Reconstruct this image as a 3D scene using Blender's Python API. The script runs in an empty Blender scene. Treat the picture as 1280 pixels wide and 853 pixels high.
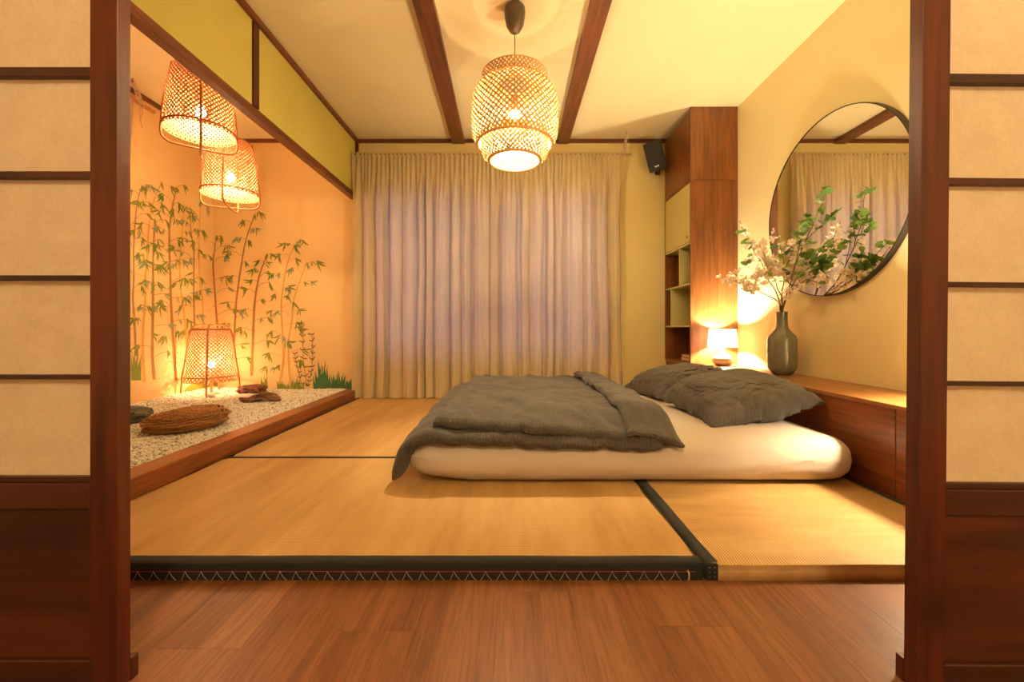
import bpy, math, random
from math import sin, cos, pi, sqrt, radians as R
from mathutils import Vector, Matrix, noise as mn

# ============================== camera ==============================
S = bpy.context.scene
COL = S.collection
F, CX, CY, EYE = 505.0, 641.0, 411.0, 0.715       # focal length in px (1280 wide), principal point, eye height
cam_data = bpy.data.cameras.new('camera')
cam_data.sensor_width = 36.0
cam_data.lens = F / 1280 * 36
cam_data.shift_x = -1.0 / 1280
cam_data.shift_y = -15.5 / 1280
cam_data.clip_start = 0.02
cam = bpy.data.objects.new('camera', cam_data)
cam.location = (0, 0, EYE)
cam.rotation_euler = (R(90), 0, 0)
COL.objects.link(cam)
S.camera = cam

# ============================== dusk sky outside ==============================
W = bpy.data.worlds.new('dusk_sky')
S.world = W
W.use_nodes = True
_bg = W.node_tree.nodes['Background']
_bg.inputs['Color'].default_value = (0.38, 0.42, 0.88, 1)
_bg.inputs['Strength'].default_value = 2.5

# ============================== exposure / lamp levels ==============================
S.view_settings.view_transform = 'Standard'
S.view_settings.look = 'None'
S.view_settings.gamma = 1
S.view_settings.use_curve_mapping = False
S.view_settings.exposure = 0.0
PEND_W, ALC_W, FLOOR_W, TABLE_W, FRONT_W = 128.0, 22.0, 17.0, 78.0, 118.0
C_PEND = (1.0, 0.83, 0.48)
C_ALC = (1.0, 0.71, 0.36)
C_TABLE = (1.0, 0.84, 0.55)
C_FRONT = (1.0, 0.80, 0.48)

# ============================== helpers ==============================
class MB:
    def __init__(s): s.v = []; s.f = []; s.mi = []
    def add(s, vs, fs, mi=0):
        o = len(s.v)
        s.v += [tuple(p) for p in vs]
        s.f += [tuple(i + o for i in f) for f in fs]
        s.mi += [mi] * len(fs)
        return s
    def box(s, x0, x1, y0, y1, z0, z1, mi=0, b=0.0):
        if b <= 0:
            vs = [(x, y, z) for z in (z0, z1) for y in (y0, y1) for x in (x0, x1)]
            fs = [(0, 2, 3, 1), (4, 5, 7, 6), (0, 1, 5, 4), (2, 6, 7, 3), (0, 4, 6, 2), (1, 3, 7, 5)]
            return s.add(vs, fs, mi)
        # bevelled box: 24 vertices
        vs = []; idx = {}
        X = (x0, x1); Y = (y0, y1); Z = (z0, z1)
        for i in (0, 1):
            for j in (0, 1):
                for k in (0, 1):
                    c = (X[i], Y[j], Z[k]); d = (b if i == 0 else -b, b if j == 0 else -b, b if k == 0 else -b)
                    for a in range(3):
                        p = [c[0] + d[0], c[1] + d[1], c[2] + d[2]]; p[a] = c[a]
                        idx[(i, j, k, a)] = len(vs); vs.append(tuple(p))
        g = lambda i, j, k, a: idx[(i, j, k, a)]
        fs = []
        for q in (0, 1):
            l = [g(q, 0, 0, 0), g(q, 1, 0, 0), g(q, 1, 1, 0), g(q, 0, 1, 0)]; fs.append(l if q else l[::-1])
            l = [g(0, q, 0, 1), g(0, q, 1, 1), g(1, q, 1, 1), g(1, q, 0, 1)]; fs.append(l if q else l[::-1])
            l = [g(0, 0, q, 2), g(1, 0, q, 2), g(1, 1, q, 2), g(0, 1, q, 2)]; fs.append(l if q else l[::-1])
        for j in (0, 1):
            for k in (0, 1):
                l = [g(0, j, k, 1), g(1, j, k, 1), g(1, j, k, 2), g(0, j, k, 2)]; fs.append(l if j != k else l[::-1])
        for i in (0, 1):
            for k in (0, 1):
                l = [g(i, 0, k, 0), g(i, 1, k, 0), g(i, 1, k, 2), g(i, 0, k, 2)]; fs.append(l[::-1] if i != k else l)
        for i in (0, 1):
            for j in (0, 1):
                l = [g(i, j, 0, 0), g(i, j, 1, 0), g(i, j, 1, 1), g(i, j, 0, 1)]; fs.append(l if i != j else l[::-1])
        for i in (0, 1):
            for j in (0, 1):
                for k in (0, 1):
                    l = [g(i, j, k, 0), g(i, j, k, 1), g(i, j, k, 2)]
                    fs.append(l if (i + j + k) % 2 else l[::-1])
        return s.add(vs, fs, mi)
    def tube(s, pts, r, n=8, mi=0, cap=True, rz=None):
        pts = [Vector(p) for p in pts]
        m = len(pts)
        rr = r if isinstance(r, (list, tuple)) else [r] * m
        vs = []; fs = []
        up = Vector((0, 0, 1)); prev = None
        for i, p in enumerate(pts):
            t = (pts[min(i + 1, m - 1)] - pts[max(i - 1, 0)])
            t = t.normalized() if t.length > 1e-9 else up
            if prev is None:
                a = Vector((1, 0, 0)) if abs(t.x) < .8 else Vector((0, 1, 0))
                u = t.cross(a).normalized()
            else:
                u = (prev - t * prev.dot(t))
                u = u.normalized() if u.length > 1e-6 else t.cross(Vector((1, 0, 0))).normalized()
            prev = u
            w = t.cross(u)
            for k in range(n):
                a = 2 * pi * k / n
                vs.append(p + (u * cos(a) + w * sin(a)) * rr[i])
        for i in range(m - 1):
            for k in range(n):
                a = i * n + k; b = i * n + (k + 1) % n
                fs.append((a, b, b + n, a + n))
        if cap:
            fs.append(tuple(range(n))[::-1]); fs.append(tuple(range((m - 1) * n, m * n)))
        return s.add(vs, fs, mi)
    def torus(s, c, R_, r, n=40, m=8, mi=0):
        vs = []; fs = []
        for i in range(n):
            a = 2 * pi * i / n
            for k in range(m):
                b = 2 * pi * k / m
                q = R_ + r * cos(b)
                vs.append((c[0] + q * cos(a), c[1] + q * sin(a), c[2] + r * sin(b)))
        for i in range(n):
            for k in range(m):
                fs.append((i * m + k, ((i + 1) % n) * m + k, ((i + 1) % n) * m + (k + 1) % m, i * m + (k + 1) % m))
        return s.add(vs, fs, mi)
    def lathe(s, prof, c=(0, 0, 0), n=40, mi=0, capb=True, capt=False):
        vs = []; fs = []; m = len(prof)
        for r, z in prof:
            for k in range(n):
                a = 2 * pi * k / n
                vs.append((c[0] + r * cos(a), c[1] + r * sin(a), c[2] + z))
        for i in range(m - 1):
            for k in range(n):
                a = i * n + k; b = i * n + (k + 1) % n
                fs.append((a, b, b + n, a + n))
        if capb: fs.append(tuple(range(n))[::-1])
        if capt: fs.append(tuple(range((m - 1) * n, m * n)))
        return s.add(vs, fs, mi)
    def grid(s, fn, nu, nv, mi=0, cu=False):
        o = []
        for j in range(nv + 1):
            for i in range(nu + (0 if cu else 1)):
                o.append(fn(i / nu, j / nv))
        w = nu if cu else nu + 1
        fs = []
        for j in range(nv):
            for i in range(nu):
                a = j * w + i; b = j * w + (i + 1) % w if cu else a + 1
                fs.append((a, b, b + w, a + w))
        return s.add(o, fs, mi)
    def pad(s, fn, nu, nv, mi=0):
        """closed pad: fn(u,v) -> (centre Vector, half thickness); thickness goes along the surface normal"""
        C = [[None] * (nv + 1) for _ in range(nu + 1)]; T = [[0] * (nv + 1) for _ in range(nu + 1)]
        for i in range(nu + 1):
            for j in range(nv + 1):
                c, t = fn(i / nu, j / nv); C[i][j] = Vector(c); T[i][j] = t
        top = []; bot = []
        for j in range(nv + 1):
            for i in range(nu + 1):
                du = C[min(i + 1, nu)][j] - C[max(i - 1, 0)][j]
                dv = C[i][min(j + 1, nv)] - C[i][max(j - 1, 0)]
                n = du.cross(dv)
                n = n.normalized() if n.length > 1e-12 else Vector((0, 0, 1))
                top.append(C[i][j] + n * T[i][j]); bot.append(C[i][j] - n * T[i][j])
        w = nu + 1; N = len(top)
        fs = []
        for j in range(nv):
            for i in range(nu):
                a = j * w + i
                fs.append((a, a + 1, a + 1 + w, a + w))
                fs.append((N + a, N + a + w, N + a + 1 + w, N + a + 1))
        for i in range(nu):
            fs.append((i, N + i, N + i + 1, i + 1)); a = nv * w + i
            fs.append((a, a + 1, N + a + 1, N + a))
        for j in range(nv):
            a = j * w; fs.append((a, a + w, N + a + w, N + a)); a = j * w + nu
            fs.append((a, N + a, N + a + w, a + w))
        return s.add(top + bot, fs, mi)
    def xf(s, M):
        s.v = [tuple(M @ Vector(p)) for p in s.v]; return s
    def mesh(s, name, mats, smooth=True, off=None):
        me = bpy.data.meshes.new(name)
        vs = s.v if off is None else [(p[0] - off[0], p[1] - off[1], p[2] - off[2]) for p in s.v]
        me.from_pydata(vs, [], s.f)
        for m in (mats if isinstance(mats, (list, tuple)) else [mats]): me.materials.append(m)
        if any(s.mi): me.polygons.foreach_set('material_index', s.mi)
        if smooth:
            me.polygons.foreach_set('use_smooth', [True] * len(me.polygons))
            try: me.set_sharp_from_angle(angle=R(38))
            except Exception: pass
        me.update()
        return me

def tag(o, label=None, cat=None, group=None, kind=None):
    if label: o['label'] = label
    if cat: o['category'] = cat
    if group: o['group'] = group
    if kind: o['kind'] = kind
    return o
def thing(name, loc, label, cat, group=None, rot=(0, 0, 0)):
    o = bpy.data.objects.new(name, None); COL.objects.link(o)
    o.empty_display_size = .05
    o.location = loc; o.rotation_euler = rot
    return tag(o, label, cat, group)
def part(name, mb, mats, parent=None, local=False, smooth=True, label=None, kind=None):
    """mesh object; vertices in world coordinates unless local, then relative to the parent"""
    off = None
    if parent is not None and not local:
        off = Vector((0, 0, 0)); q = parent
        while q is not None: off = off + q.location; q = q.parent
    o = bpy.data.objects.new(name, mb.mesh(name, mats, smooth, off)); COL.objects.link(o)
    if parent is not None: o.parent = parent
    if label: o['label'] = label
    if kind: o['kind'] = kind
    return o
def inst(name, me, parent=None, loc=(0, 0, 0), rot=(0, 0, 0), sc=(1, 1, 1)):
    o = bpy.data.objects.new(name, me); COL.objects.link(o)
    if parent is not None: o.parent = parent
    o.location = loc; o.rotation_euler = rot; o.scale = sc
    return o
def struct(name, mb, mats, smooth=False):
    o = part(name, mb, mats, None, smooth=smooth); o['kind'] = 'structure'; return o
def copy_tree(o, parent=None):
    c = o.copy(); COL.objects.link(c); c.parent = parent
    for ch in list(o.children): copy_tree(ch, c)
    return c
def fbm(p, s, o=3): return mn.fractal(Vector(p) * s, 1.0, 2.0, o)
def sm(a, b, x):
    t = max(0, min(1, (x - a) / (b - a))); return t * t * (3 - 2 * t)
def smooth_path(pts, n=8):
    """Catmull-Rom through pts"""
    P = [Vector(p) for p in pts]; P = [P[0] * 2 - P[1]] + P + [P[-1] * 2 - P[-2]]
    out = []
    for i in range(1, len(P) - 2):
        for k in range(n):
            t = k / n
            out.append(.5 * ((2 * P[i]) + (P[i + 1] - P[i - 1]) * t + (2 * P[i - 1] - 5 * P[i] + 4 * P[i + 1] - P[i + 2]) * t * t + (3 * P[i] - P[i - 1] - 3 * P[i + 1] + P[i + 2]) * t ** 3))
    out.append(P[-2]); return out

# ============================== materials ==============================
class NT:
    def __init__(s, name):
        s.m = bpy.data.materials.new(name); s.m.use_nodes = True
        s.t = s.m.node_tree; s.n = s.t.nodes; s.b = s.n['Principled BSDF']; s.out = s.n['Material Output']
    def new(s, t, **k):
        n = s.n.new(t)
        for a, v in k.items(): setattr(n, a, v)
        return n
    def link(s, a, b): s.t.links.new(a, b)
    def coord(s, scale=(1, 1, 1), rnd=False, kind='Object'):
        tc = s.new('ShaderNodeTexCoord'); mp = s.new('ShaderNodeMapping')
        mp.inputs['Scale'].default_value = scale
        s.link(tc.outputs[kind], mp.inputs['Vector'])
        if rnd:
            oi = s.new('ShaderNodeObjectInfo'); mu = s.new('ShaderNodeMath', operation='MULTIPLY'); mu.inputs[1].default_value = 37.0
            s.link(oi.outputs['Random'], mu.inputs[0]); cb = s.new('ShaderNodeCombineXYZ')
            for i in range(3): s.link(mu.outputs[0], cb.inputs[i])
            s.link(cb.outputs[0], mp.inputs['Location'])
        return mp.outputs[0]
    def noise(s, co, scale=5, detail=4, rough=.55, dist=0.0):
        n = s.new('ShaderNodeTexNoise'); n.inputs['Scale'].default_value = scale; n.inputs['Detail'].default_value = detail
        n.inputs['Roughness'].default_value = rough; n.inputs['Distortion'].default_value = dist
        s.link(co, n.inputs['Vector']); return n.outputs['Fac']
    def ramp(s, fac, stops):
        r = s.new('ShaderNodeValToRGB'); e = r.color_ramp.elements
        while len(e) < len(stops): e.new(.5)
        for i, (p, c) in enumerate(stops):
            e[i].position = p; e[i].color = (*c, 1)
        s.link(fac, r.inputs['Fac']); return r.outputs['Color']
    def math(s, op, a, b=None):
        m = s.new('ShaderNodeMath', operation=op)
        for i, x in enumerate((a, b)):
            if x is None: continue
            if isinstance(x, (int, float)): m.inputs[i].default_value = x
            else: s.link(x, m.inputs[i])
        return m.outputs[0]
    def mix(s, fac, a, b, mode='MIX'):
        m = s.new('ShaderNodeMixRGB', blend_type=mode)
        for i, x in zip(('Fac', 'Color1', 'Color2'), (fac, a, b)):
            if isinstance(x, (int, float)): m.inputs[i].default_value = x
            elif isinstance(x, tuple): m.inputs[i].default_value = (*x, 1)
            else: s.link(x, m.inputs[i])
        return m.outputs[0]
    def bump(s, h, strength=.3, dist=.01):
        b = s.new('ShaderNodeBump'); b.inputs['Strength'].default_value = strength; b.inputs['Distance'].default_value = dist
        s.link(h, b.inputs['Height']); s.link(b.outputs[0], s.b.inputs['Normal']); return b.outputs[0]
    def set(s, **k):
        for a, v in k.items():
            i = s.b.inputs[a.replace('_', ' ')]
            if isinstance(v, tuple): i.default_value = (*v, 1) if len(v) == 3 else v
            elif isinstance(v, (int, float)): i.default_value = v
            else: s.link(v, i)
        return s
def plain(name, c, rough=.6, **k):
    m = NT(name); m.set(Base_Color=c, Roughness=rough, **k); return m.m
def plaster(name, c, var=.08, rough=.85, bs=.12):
    m = NT(name); co = m.coord()
    n = m.noise(co, 2.2, 5, .6)
    a = tuple(x * (1 - var) for x in c); b = tuple(min(1, x * (1 + var)) for x in c)
    m.set(Base_Color=m.ramp(n, [(.35, a), (.65, b)]), Roughness=rough)
    m.bump(m.noise(co, 90, 4, .6), bs, .004); return m.m
def wood(name, dark, light, axis='z', fine=60, rough=.4, coat=.3, coarse=5, contrast=(.32, .7), rnd=True, knots=0.0, pore=.35):
    m = NT(name)
    st = {'x': (.06, 1, 1), 'y': (1, .06, 1), 'z': (1, 1, .06)}[axis]
    co = m.coord(st, rnd)
    n1 = m.noise(co, coarse, 5, .6, .6); n2 = m.noise(co, fine, 3, .6)
    base = m.ramp(n1, [(contrast[0], dark), ((contrast[0] + contrast[1]) / 2, tuple((a + b) / 2 for a, b in zip(dark, light))), (contrast[1], light)])
    p = m.ramp(n2, [(.38, (1 - pore,) * 3), (.55, (1, 1, 1))])
    c = m.mix(1.0, base, p, 'MULTIPLY')
    if knots:
        k = m.coord({'x': (.6, 1, 1), 'y': (1, .6, 1), 'z': (1, 1, .6)}[axis], rnd)
        v = m.new('ShaderNodeTexVoronoi'); v.inputs['Scale'].default_value = 3.6; m.link(k, v.inputs['Vector'])
        kk = m.ramp(v.outputs['Distance'], [(.03, (1, 1, 1)), (.17, (0, 0, 0))])
        c = m.mix(m.math('MULTIPLY', kk, knots), c, tuple(x * .25 for x in dark))
    m.set(Base_Color=c, Roughness=rough, Coat_Weight=coat, Coat_Roughness=.25)
    m.bump(n2, .12, .002); return m.m
def cloth(name, c, c2=None, rough=.9, rib=None, wr=.25, fine=900, transl=0.0, tcol=None, wscale=9):
    m = NT(name); co = m.coord()
    n = m.noise(co, 3, 4)
    c2 = c2 or tuple(x * .85 for x in c)
    col = m.ramp(n, [(.35, c2), (.65, c)])
    h = m.math('MULTIPLY', m.noise(co, wscale, 5, .6), .8)
    h = m.math('ADD', h, m.math('MULTIPLY', m.noise(co, fine, 2), .03))
    if rib:
        sx = m.new('ShaderNodeSeparateXYZ'); m.link(co, sx.inputs[0])
        wob = m.math('MULTIPLY', m.noise(co, 30, 3), .02)
        q = m.math('SINE', m.math('MULTIPLY', m.math('ADD', sx.outputs[0], wob), 2 * pi / rib[0]))
        q2 = m.math('SINE', m.math('MULTIPLY', m.math('ADD', sx.outputs[1], wob), 2 * pi / rib[1]))
        q3 = m.math('ADD', m.math('ABSOLUTE', q), m.math('MULTIPLY', m.math('ABSOLUTE', q2), .5))
        h = m.math('ADD', h, m.math('MULTIPLY', q3, .16))
        col = m.mix(m.math('MULTIPLY', m.math('ABSOLUTE', q), .16), col, tuple(x * 1.7 for x in c))
    m.set(Base_Color=col, Roughness=rough, Sheen_Weight=.10, Sheen_Roughness=.5)
    nb = m.bump(h, wr, .02)
    if transl:
        tb = m.new('ShaderNodeBsdfTranslucent'); mx = m.new('ShaderNodeMixShader'); mx.inputs[0].default_value = transl
        tb.inputs['Color'].default_value = (*(tcol or c), 1)
        m.link(m.b.outputs[0], mx.inputs[1]); m.link(tb.outputs[0], mx.inputs[2]); m.link(mx.outputs[0], m.out.inputs['Surface'])
    return m.m
def emit(name, c, watts, area, rough=.3):
    m = NT(name)
    s = watts / (pi * area)
    m.set(Base_Color=(.9, .85, .75), Emission_Color=c, Emission_Strength=s); return m.m
def tatami_mat(name, along):
    """rush weave: ridges run along the given axis"""
    m = NT(name); co = m.coord()
    sx = m.new('ShaderNodeSeparateXYZ'); m.link(co, sx.inputs[0])
    across, al = (sx.outputs[1], sx.outputs[0]) if along == 'x' else (sx.outputs[0], sx.outputs[1])
    per = .0068 if along == 'x' else .0085
    wob = m.math('MULTIPLY', m.noise(co, 14, 3), .004)
    ph = m.math('MULTIPLY', m.math('ADD', across, wob), 2 * pi / per)
    rib = m.math('ADD', m.math('MULTIPLY', m.math('SINE', ph), .5), .5)
    cr = m.math('SINE', m.math('ADD', m.math('MULTIPLY', al, 2 * pi / .006), m.math('MULTIPLY', ph, .5)))
    st = (.15, 1, 1) if along == 'y' else (1, .15, 1)
    tone = m.noise(m.coord(st), 11, 5, .65)
    c = m.ramp(tone, [(.3, (.47, .265, .080)), (.5, (.58, .345, .115)), (.72, (.66, .42, .16))])
    dk = .70 if along == 'y' else .50
    c = m.mix(m.math('MULTIPLY', m.math('SUBTRACT', 1.0, rib), dk), c, (.22, .10, .025))
    m.set(Base_Color=c, Roughness=.62)
    h = m.math('ADD', rib, m.math('MULTIPLY', cr, .18))
    m.bump(h, .5 if along == 'y' else .35, .0018); return m.m

M = {}
M['ceil'] = plaster('ceiling_paint', (.88, .76, .46), .02)
M['wall'] = plaster('wall_paint_cream', (.75, .60, .26), .03)
M['wall_right'] = plaster('wall_paint_warm', (.83, .70, .37), .02)
M['wall_alcove'] = plaster('alcove_wall_peach', (.80, .55, .25), .03)
M['fascia'] = plaster('wall_paint_olive', (.63, .53, .12), .03)
M['wall_front'] = plaster('wall_paint_front_room', (.75, .66, .52), .02)
M['trim'] = wood('trim_wood_red', (.13, .030, .010), (.24, .065, .018), 'x', 50, .45, .2)
M['trimy'] = wood('trim_wood_red_long', (.13, .030, .010), (.24, .065, .018), 'y', 50, .45, .2)
M['beam'] = wood('beam_wood', (.13, .040, .012), (.23, .075, .022), 'y', 50, .5, .15)
M['sill'] = wood('sill_wood', (.20, .050, .012), (.36, .10, .025), 'y', 60, .38, .35)
M['doorz'] = wood('door_wood_upright', (.024, .004, .0015), (.17, .024, .004), 'z', 50, .42, .12, 6, knots=.7)
M['doorx'] = wood('door_wood_crosswise', (.012, .003, .001), (.120, .022, .004), 'x', 45, .45, .10, 5, knots=.7)
M['cab'] = wood('cabinet_wood', (.17, .050, .010), (.29, .095, .020), 'z', 45, .4, .3)
M['cabx'] = wood('ledge_wood', (.15, .036, .009), (.27, .075, .018), 'y', 45, .4, .3)
M['ledge_top'] = wood('ledge_top_wood', (.30, .11, .025), (.42, .17, .045), 'y', 45, .38, .35)
M['olive'] = plain('olive_lacquer', (.60, .52, .20), .55)
M['rush_x'] = tatami_mat('woven_rush_crosswise', 'x')
M['rush_y'] = tatami_mat('woven_rush_lengthwise', 'y')
M['border'] = cloth('dark_border_cloth', (.010, .0098, .007), rough=.95, wr=.1)
M['core'] = plain('mat_core_black', (.002, .0015, .0015), 1.0, Specular_IOR_Level=.1)
M['thread'] = plain('pale_thread', (.50, .38, .36), .7)
M['red_thread'] = plain('red_thread', (.45, .04, .03), .7)
M['sheet'] = cloth('cotton_sheet', (.56, .46, .37), (.53, .43, .345), wr=.10, wscale=7)
M['duvet'] = cloth('grey_seersucker', (.070, .056, .045), (.055, .044, .036), rib=(.024, .03), wr=.6, wscale=11)
M['pillow'] = cloth('grey_pillow_seersucker', (.108, .095, .083), (.084, .074, .066), rib=(.016, .05), wr=.8, wscale=13)
M['curtain'] = cloth('linen_curtain', (.72, .57, .31), (.66, .52, .28), wr=.12, transl=.27, tcol=(.62, .54, .52), wscale=16)
M['alc_curtain'] = cloth('pink_linen_curtain', (.66, .46, .36), transl=.3, wr=.12)
M['black'] = plain('black_plastic', (.008, .007, .006), .7)
M['brown_plastic'] = plain('dark_brown_plastic', (.075, .055, .035), .38)
M['speaker_side'] = wood('speaker_veneer', (.10, .07, .04), (.18, .13, .08), 'z', 50, .5, .1)
M['white'] = plain('white_plastic', (.75, .72, .66), .5)
M['rattan'] = plain('split_bamboo', (.66, .36, .13), .5)
M['rattan_rim'] = plain('bamboo_rim', (.70, .36, .12), .45)
M['rattan_red'] = plain('reddish_split_bamboo', (.70, .29, .14), .5)
M['rod_red'] = plain('reddish_bent_bamboo', (.50, .17, .05), .45)
M['mirror'] = plain('mirror_glass', (.93, .91, .86), .012, Metallic=1.0)
M['mirror_frame'] = plain('dark_metal_rim', (.045, .036, .028), .35, Metallic=.7)
M['rope'] = plain('jute_rope', (.55, .38, .24), .9)
M['rod'] = wood('curtain_rod_wood', (.50, .24, .08), (.62, .32, .12), 'x', 40, .5, .1)
M['metal'] = plain('brass_metal', (.30, .22, .12), .35, Metallic=1.0)
M['branch'] = plain('twig_bark', (.11, .05, .025), .8)
M['cord'] = plain('cord_grey_brown', (.10, .075, .05), .6)
M['white_cord'] = plain('cord_white', (.8, .72, .62), .5)
M['frame_white'] = plain('window_frame_paint', (.55, .50, .46), .4)
M['cover1'] = plain('book_cover_tan', (.40, .20, .08), .6)
M['cover2'] = plain('book_cover_brown', (.22, .08, .03), .6)
M['pages'] = plain('book_pages', (.75, .62, .42), .8)

def m_plank():
    m = NT('laminate_plank'); co = m.coord((1, .05, 1), True)
    n1 = m.noise(co, 9, 5, .6, .4); n2 = m.noise(co, 150, 3, .6)
    c = m.ramp(n1, [(.3, (.125, .041, .014)), (.5, (.205, .074, .026)), (.7, (.285, .115, .044))])
    c = m.mix(1.0, c, m.ramp(n2, [(.38, (.72, .70, .68)), (.58, (1, 1, 1))]), 'MULTIPLY')
    oi = m.new('ShaderNodeObjectInfo'); rr = m.ramp(oi.outputs['Random'], [(0, (.86, .84, .82)), (1, (1.1, 1.08, 1.06))])
    c = m.mix(1.0, c, rr, 'MULTIPLY')
    m.set(Base_Color=c, Roughness=m.ramp(n2, [(.3, (.46,) * 3), (.7, (.32,) * 3)])); m.bump(n2, .15, .001); return m.m
M['plank'] = m_plank()
def m_paper():
    m = NT('washi_paper'); co = m.coord()
    n = m.noise(co, 16, 6, .7); n2 = m.noise(co, 140, 4, .7)
    c = m.ramp(m.math('ADD', m.math('MULTIPLY', n, .6), m.math('MULTIPLY', n2, .4)), [(.38, (.66, .50, .33)), (.62, (.75, .59, .41))])
    m.set(Base_Color=c, Roughness=.85); m.bump(n2, .15, .002)
    tb = m.new('ShaderNodeBsdfTranslucent'); m.link(c, tb.inputs['Color']); mx = m.new('ShaderNodeMixShader'); mx.inputs[0].default_value = .28
    m.link(m.b.outputs[0], mx.inputs[1]); m.link(tb.outputs[0], mx.inputs[2]); m.link(mx.outputs[0], m.out.inputs['Surface']); return m.m
M['paper'] = m_paper()
def m_glass():
    m = NT('window_glass'); tr = m.new('ShaderNodeBsdfTransparent'); gl = m.new('ShaderNodeBsdfGlossy'); gl.inputs['Roughness'].default_value = .02
    fr = m.new('ShaderNodeFresnel'); fr.inputs['IOR'].default_value = 1.45; mx = m.new('ShaderNodeMixShader')
    m.link(fr.outputs[0], mx.inputs[0]); m.link(tr.outputs[0], mx.inputs[1]); m.link(gl.outputs[0], mx.inputs[2]); m.link(mx.outputs[0], m.out.inputs['Surface']); return m.m
M['glass'] = m_glass()
def m_shade():
    m = NT('white_lamp_shade'); m.set(Base_Color=(.88, .84, .76), Roughness=.8)
    tb = m.new('ShaderNodeBsdfTranslucent'); tb.inputs['Color'].default_value = (.92, .88, .80, 1); mx = m.new('ShaderNodeMixShader'); mx.inputs[0].default_value = .62
    m.link(m.b.outputs[0], mx.inputs[1]); m.link(tb.outputs[0], mx.inputs[2]); m.link(mx.outputs[0], m.out.inputs['Surface']); return m.m
M['shade'] = m_shade()
def m_vase():
    m = NT('grey_green_glaze'); co = m.coord()
    sx = m.new('ShaderNodeSeparateXYZ'); m.link(co, sx.inputs[0])
    z = m.math('ADD', m.math('MULTIPLY', sx.outputs[2], 2.2), m.math('MULTIPLY', m.noise(co, 9, 4), .12))
    m.set(Base_Color=m.ramp(z, [(.05, (.035, .045, .032)), (.16, (.14, .152, .11)), (.7, (.16, .168, .12)), (.9, (.10, .11, .075))]), Roughness=.09, Coat_Weight=.8, Coat_Roughness=.04); return m.m
M['vase'] = m_vase()
def m_lampbase():
    m = NT('two_tone_ceramic'); co = m.coord()
    sx = m.new('ShaderNodeSeparateXYZ'); m.link(co, sx.inputs[0])
    m.set(Base_Color=m.ramp(m.math('MULTIPLY', sx.outputs[2], 6), [(.36, (.27, .19, .14)), (.50, (.72, .62, .50))]), Roughness=.22, Coat_Weight=.5); return m.m
M['lampbase'] = m_lampbase()
def m_noise2(name, stops, scale=9, rough=.85, bs=.6, bd=.01, detail=6, stretch=(1, 1, 1)):
    m = NT(name); co = m.coord(stretch); n = m.noise(co, scale, detail, .65)
    m.set(Base_Color=m.ramp(n, stops), Roughness=rough); m.bump(m.noise(co, scale * 4, detail, .7), bs, bd); return m.m
M['rock_red'] = m_noise2('rust_brown_stone', [(.35, (.10, .032, .018)), (.65, (.34, .12, .06))], 14)
M['rock_drift'] = m_noise2('knobbly_brown_stone', [(.35, (.12, .045, .02)), (.65, (.42, .20, .09))], 22)
M['slate'] = m_noise2('grey_slate', [(.35, (.075, .075, .060)), (.65, (.19, .18, .13))], 10, stretch=(1, 1, 4))
M['seagrass'] = m_noise2('braided_seagrass', [(.3, (.15, .060, .018)), (.5, (.36, .16, .050)), (.7, (.62, .34, .12))], 130, .75, .5, .004)
M['gravelbed'] = m_noise2('gravel_bed', [(.3, (.35, .30, .24)), (.7, (.62, .56, .48))], 60, .9, .8, .01)
def m_gravel():
    m = NT('white_stone_chips'); g = m.new('ShaderNodeNewGeometry')
    m.set(Base_Color=m.ramp(g.outputs['Random Per Island'], [(0, (.24, .19, .14)), (.10, (.52, .45, .36)), (.3, (.78, .72, .62)), (1, (.88, .83, .74))]), Roughness=.8); return m.m
M['gravel'] = m_gravel()
def m_petal():
    m = NT('pale_pink_petal'); oi = m.new('ShaderNodeObjectInfo')
    c = m.ramp(oi.outputs['Random'], [(0, (.90, .70, .54)), (.5, (.93, .82, .68)), (1, (.95, .90, .80))])
    m.set(Base_Color=c, Roughness=.7); tb = m.new('ShaderNodeBsdfTranslucent'); m.link(c, tb.inputs['Color']); mx = m.new('ShaderNodeMixShader'); mx.inputs[0].default_value = .5
    m.link(m.b.outputs[0], mx.inputs[1]); m.link(tb.outputs[0], mx.inputs[2]); m.link(mx.outputs[0], m.out.inputs['Surface']); return m.m
M['petal'] = m_petal()
def m_leaf():
    m = NT('green_leaf'); oi = m.new('ShaderNodeObjectInfo')
    c = m.ramp(oi.outputs['Random'], [(0, (.07, .14, .03)), (.5, (.14, .26, .045)), (1, (.30, .44, .07))])
    m.set(Base_Color=c, Roughness=.5); tb = m.new('ShaderNodeBsdfTranslucent'); m.link(c, tb.inputs['Color']); mx = m.new('ShaderNodeMixShader'); mx.inputs[0].default_value = .35
    m.link(m.b.outputs[0], mx.inputs[1]); m.link(tb.outputs[0], mx.inputs[2]); m.link(mx.outputs[0], m.out.inputs['Surface']); return m.m
M['leaf'] = m_leaf()
M['yellow'] = plain('stamen_yellow', (.75, .45, .08), .7)

# ============================== room dimensions ==============================
ZC = 2.585            # ceiling
XR, XL, YB = 1.895, -2.97, 4.0
YD = .79              # sliding door front plane
YF = -2.4             # front room rear wall
FX0, FX1 = -2.97, 2.6
MZ = .05              # mat top

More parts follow.
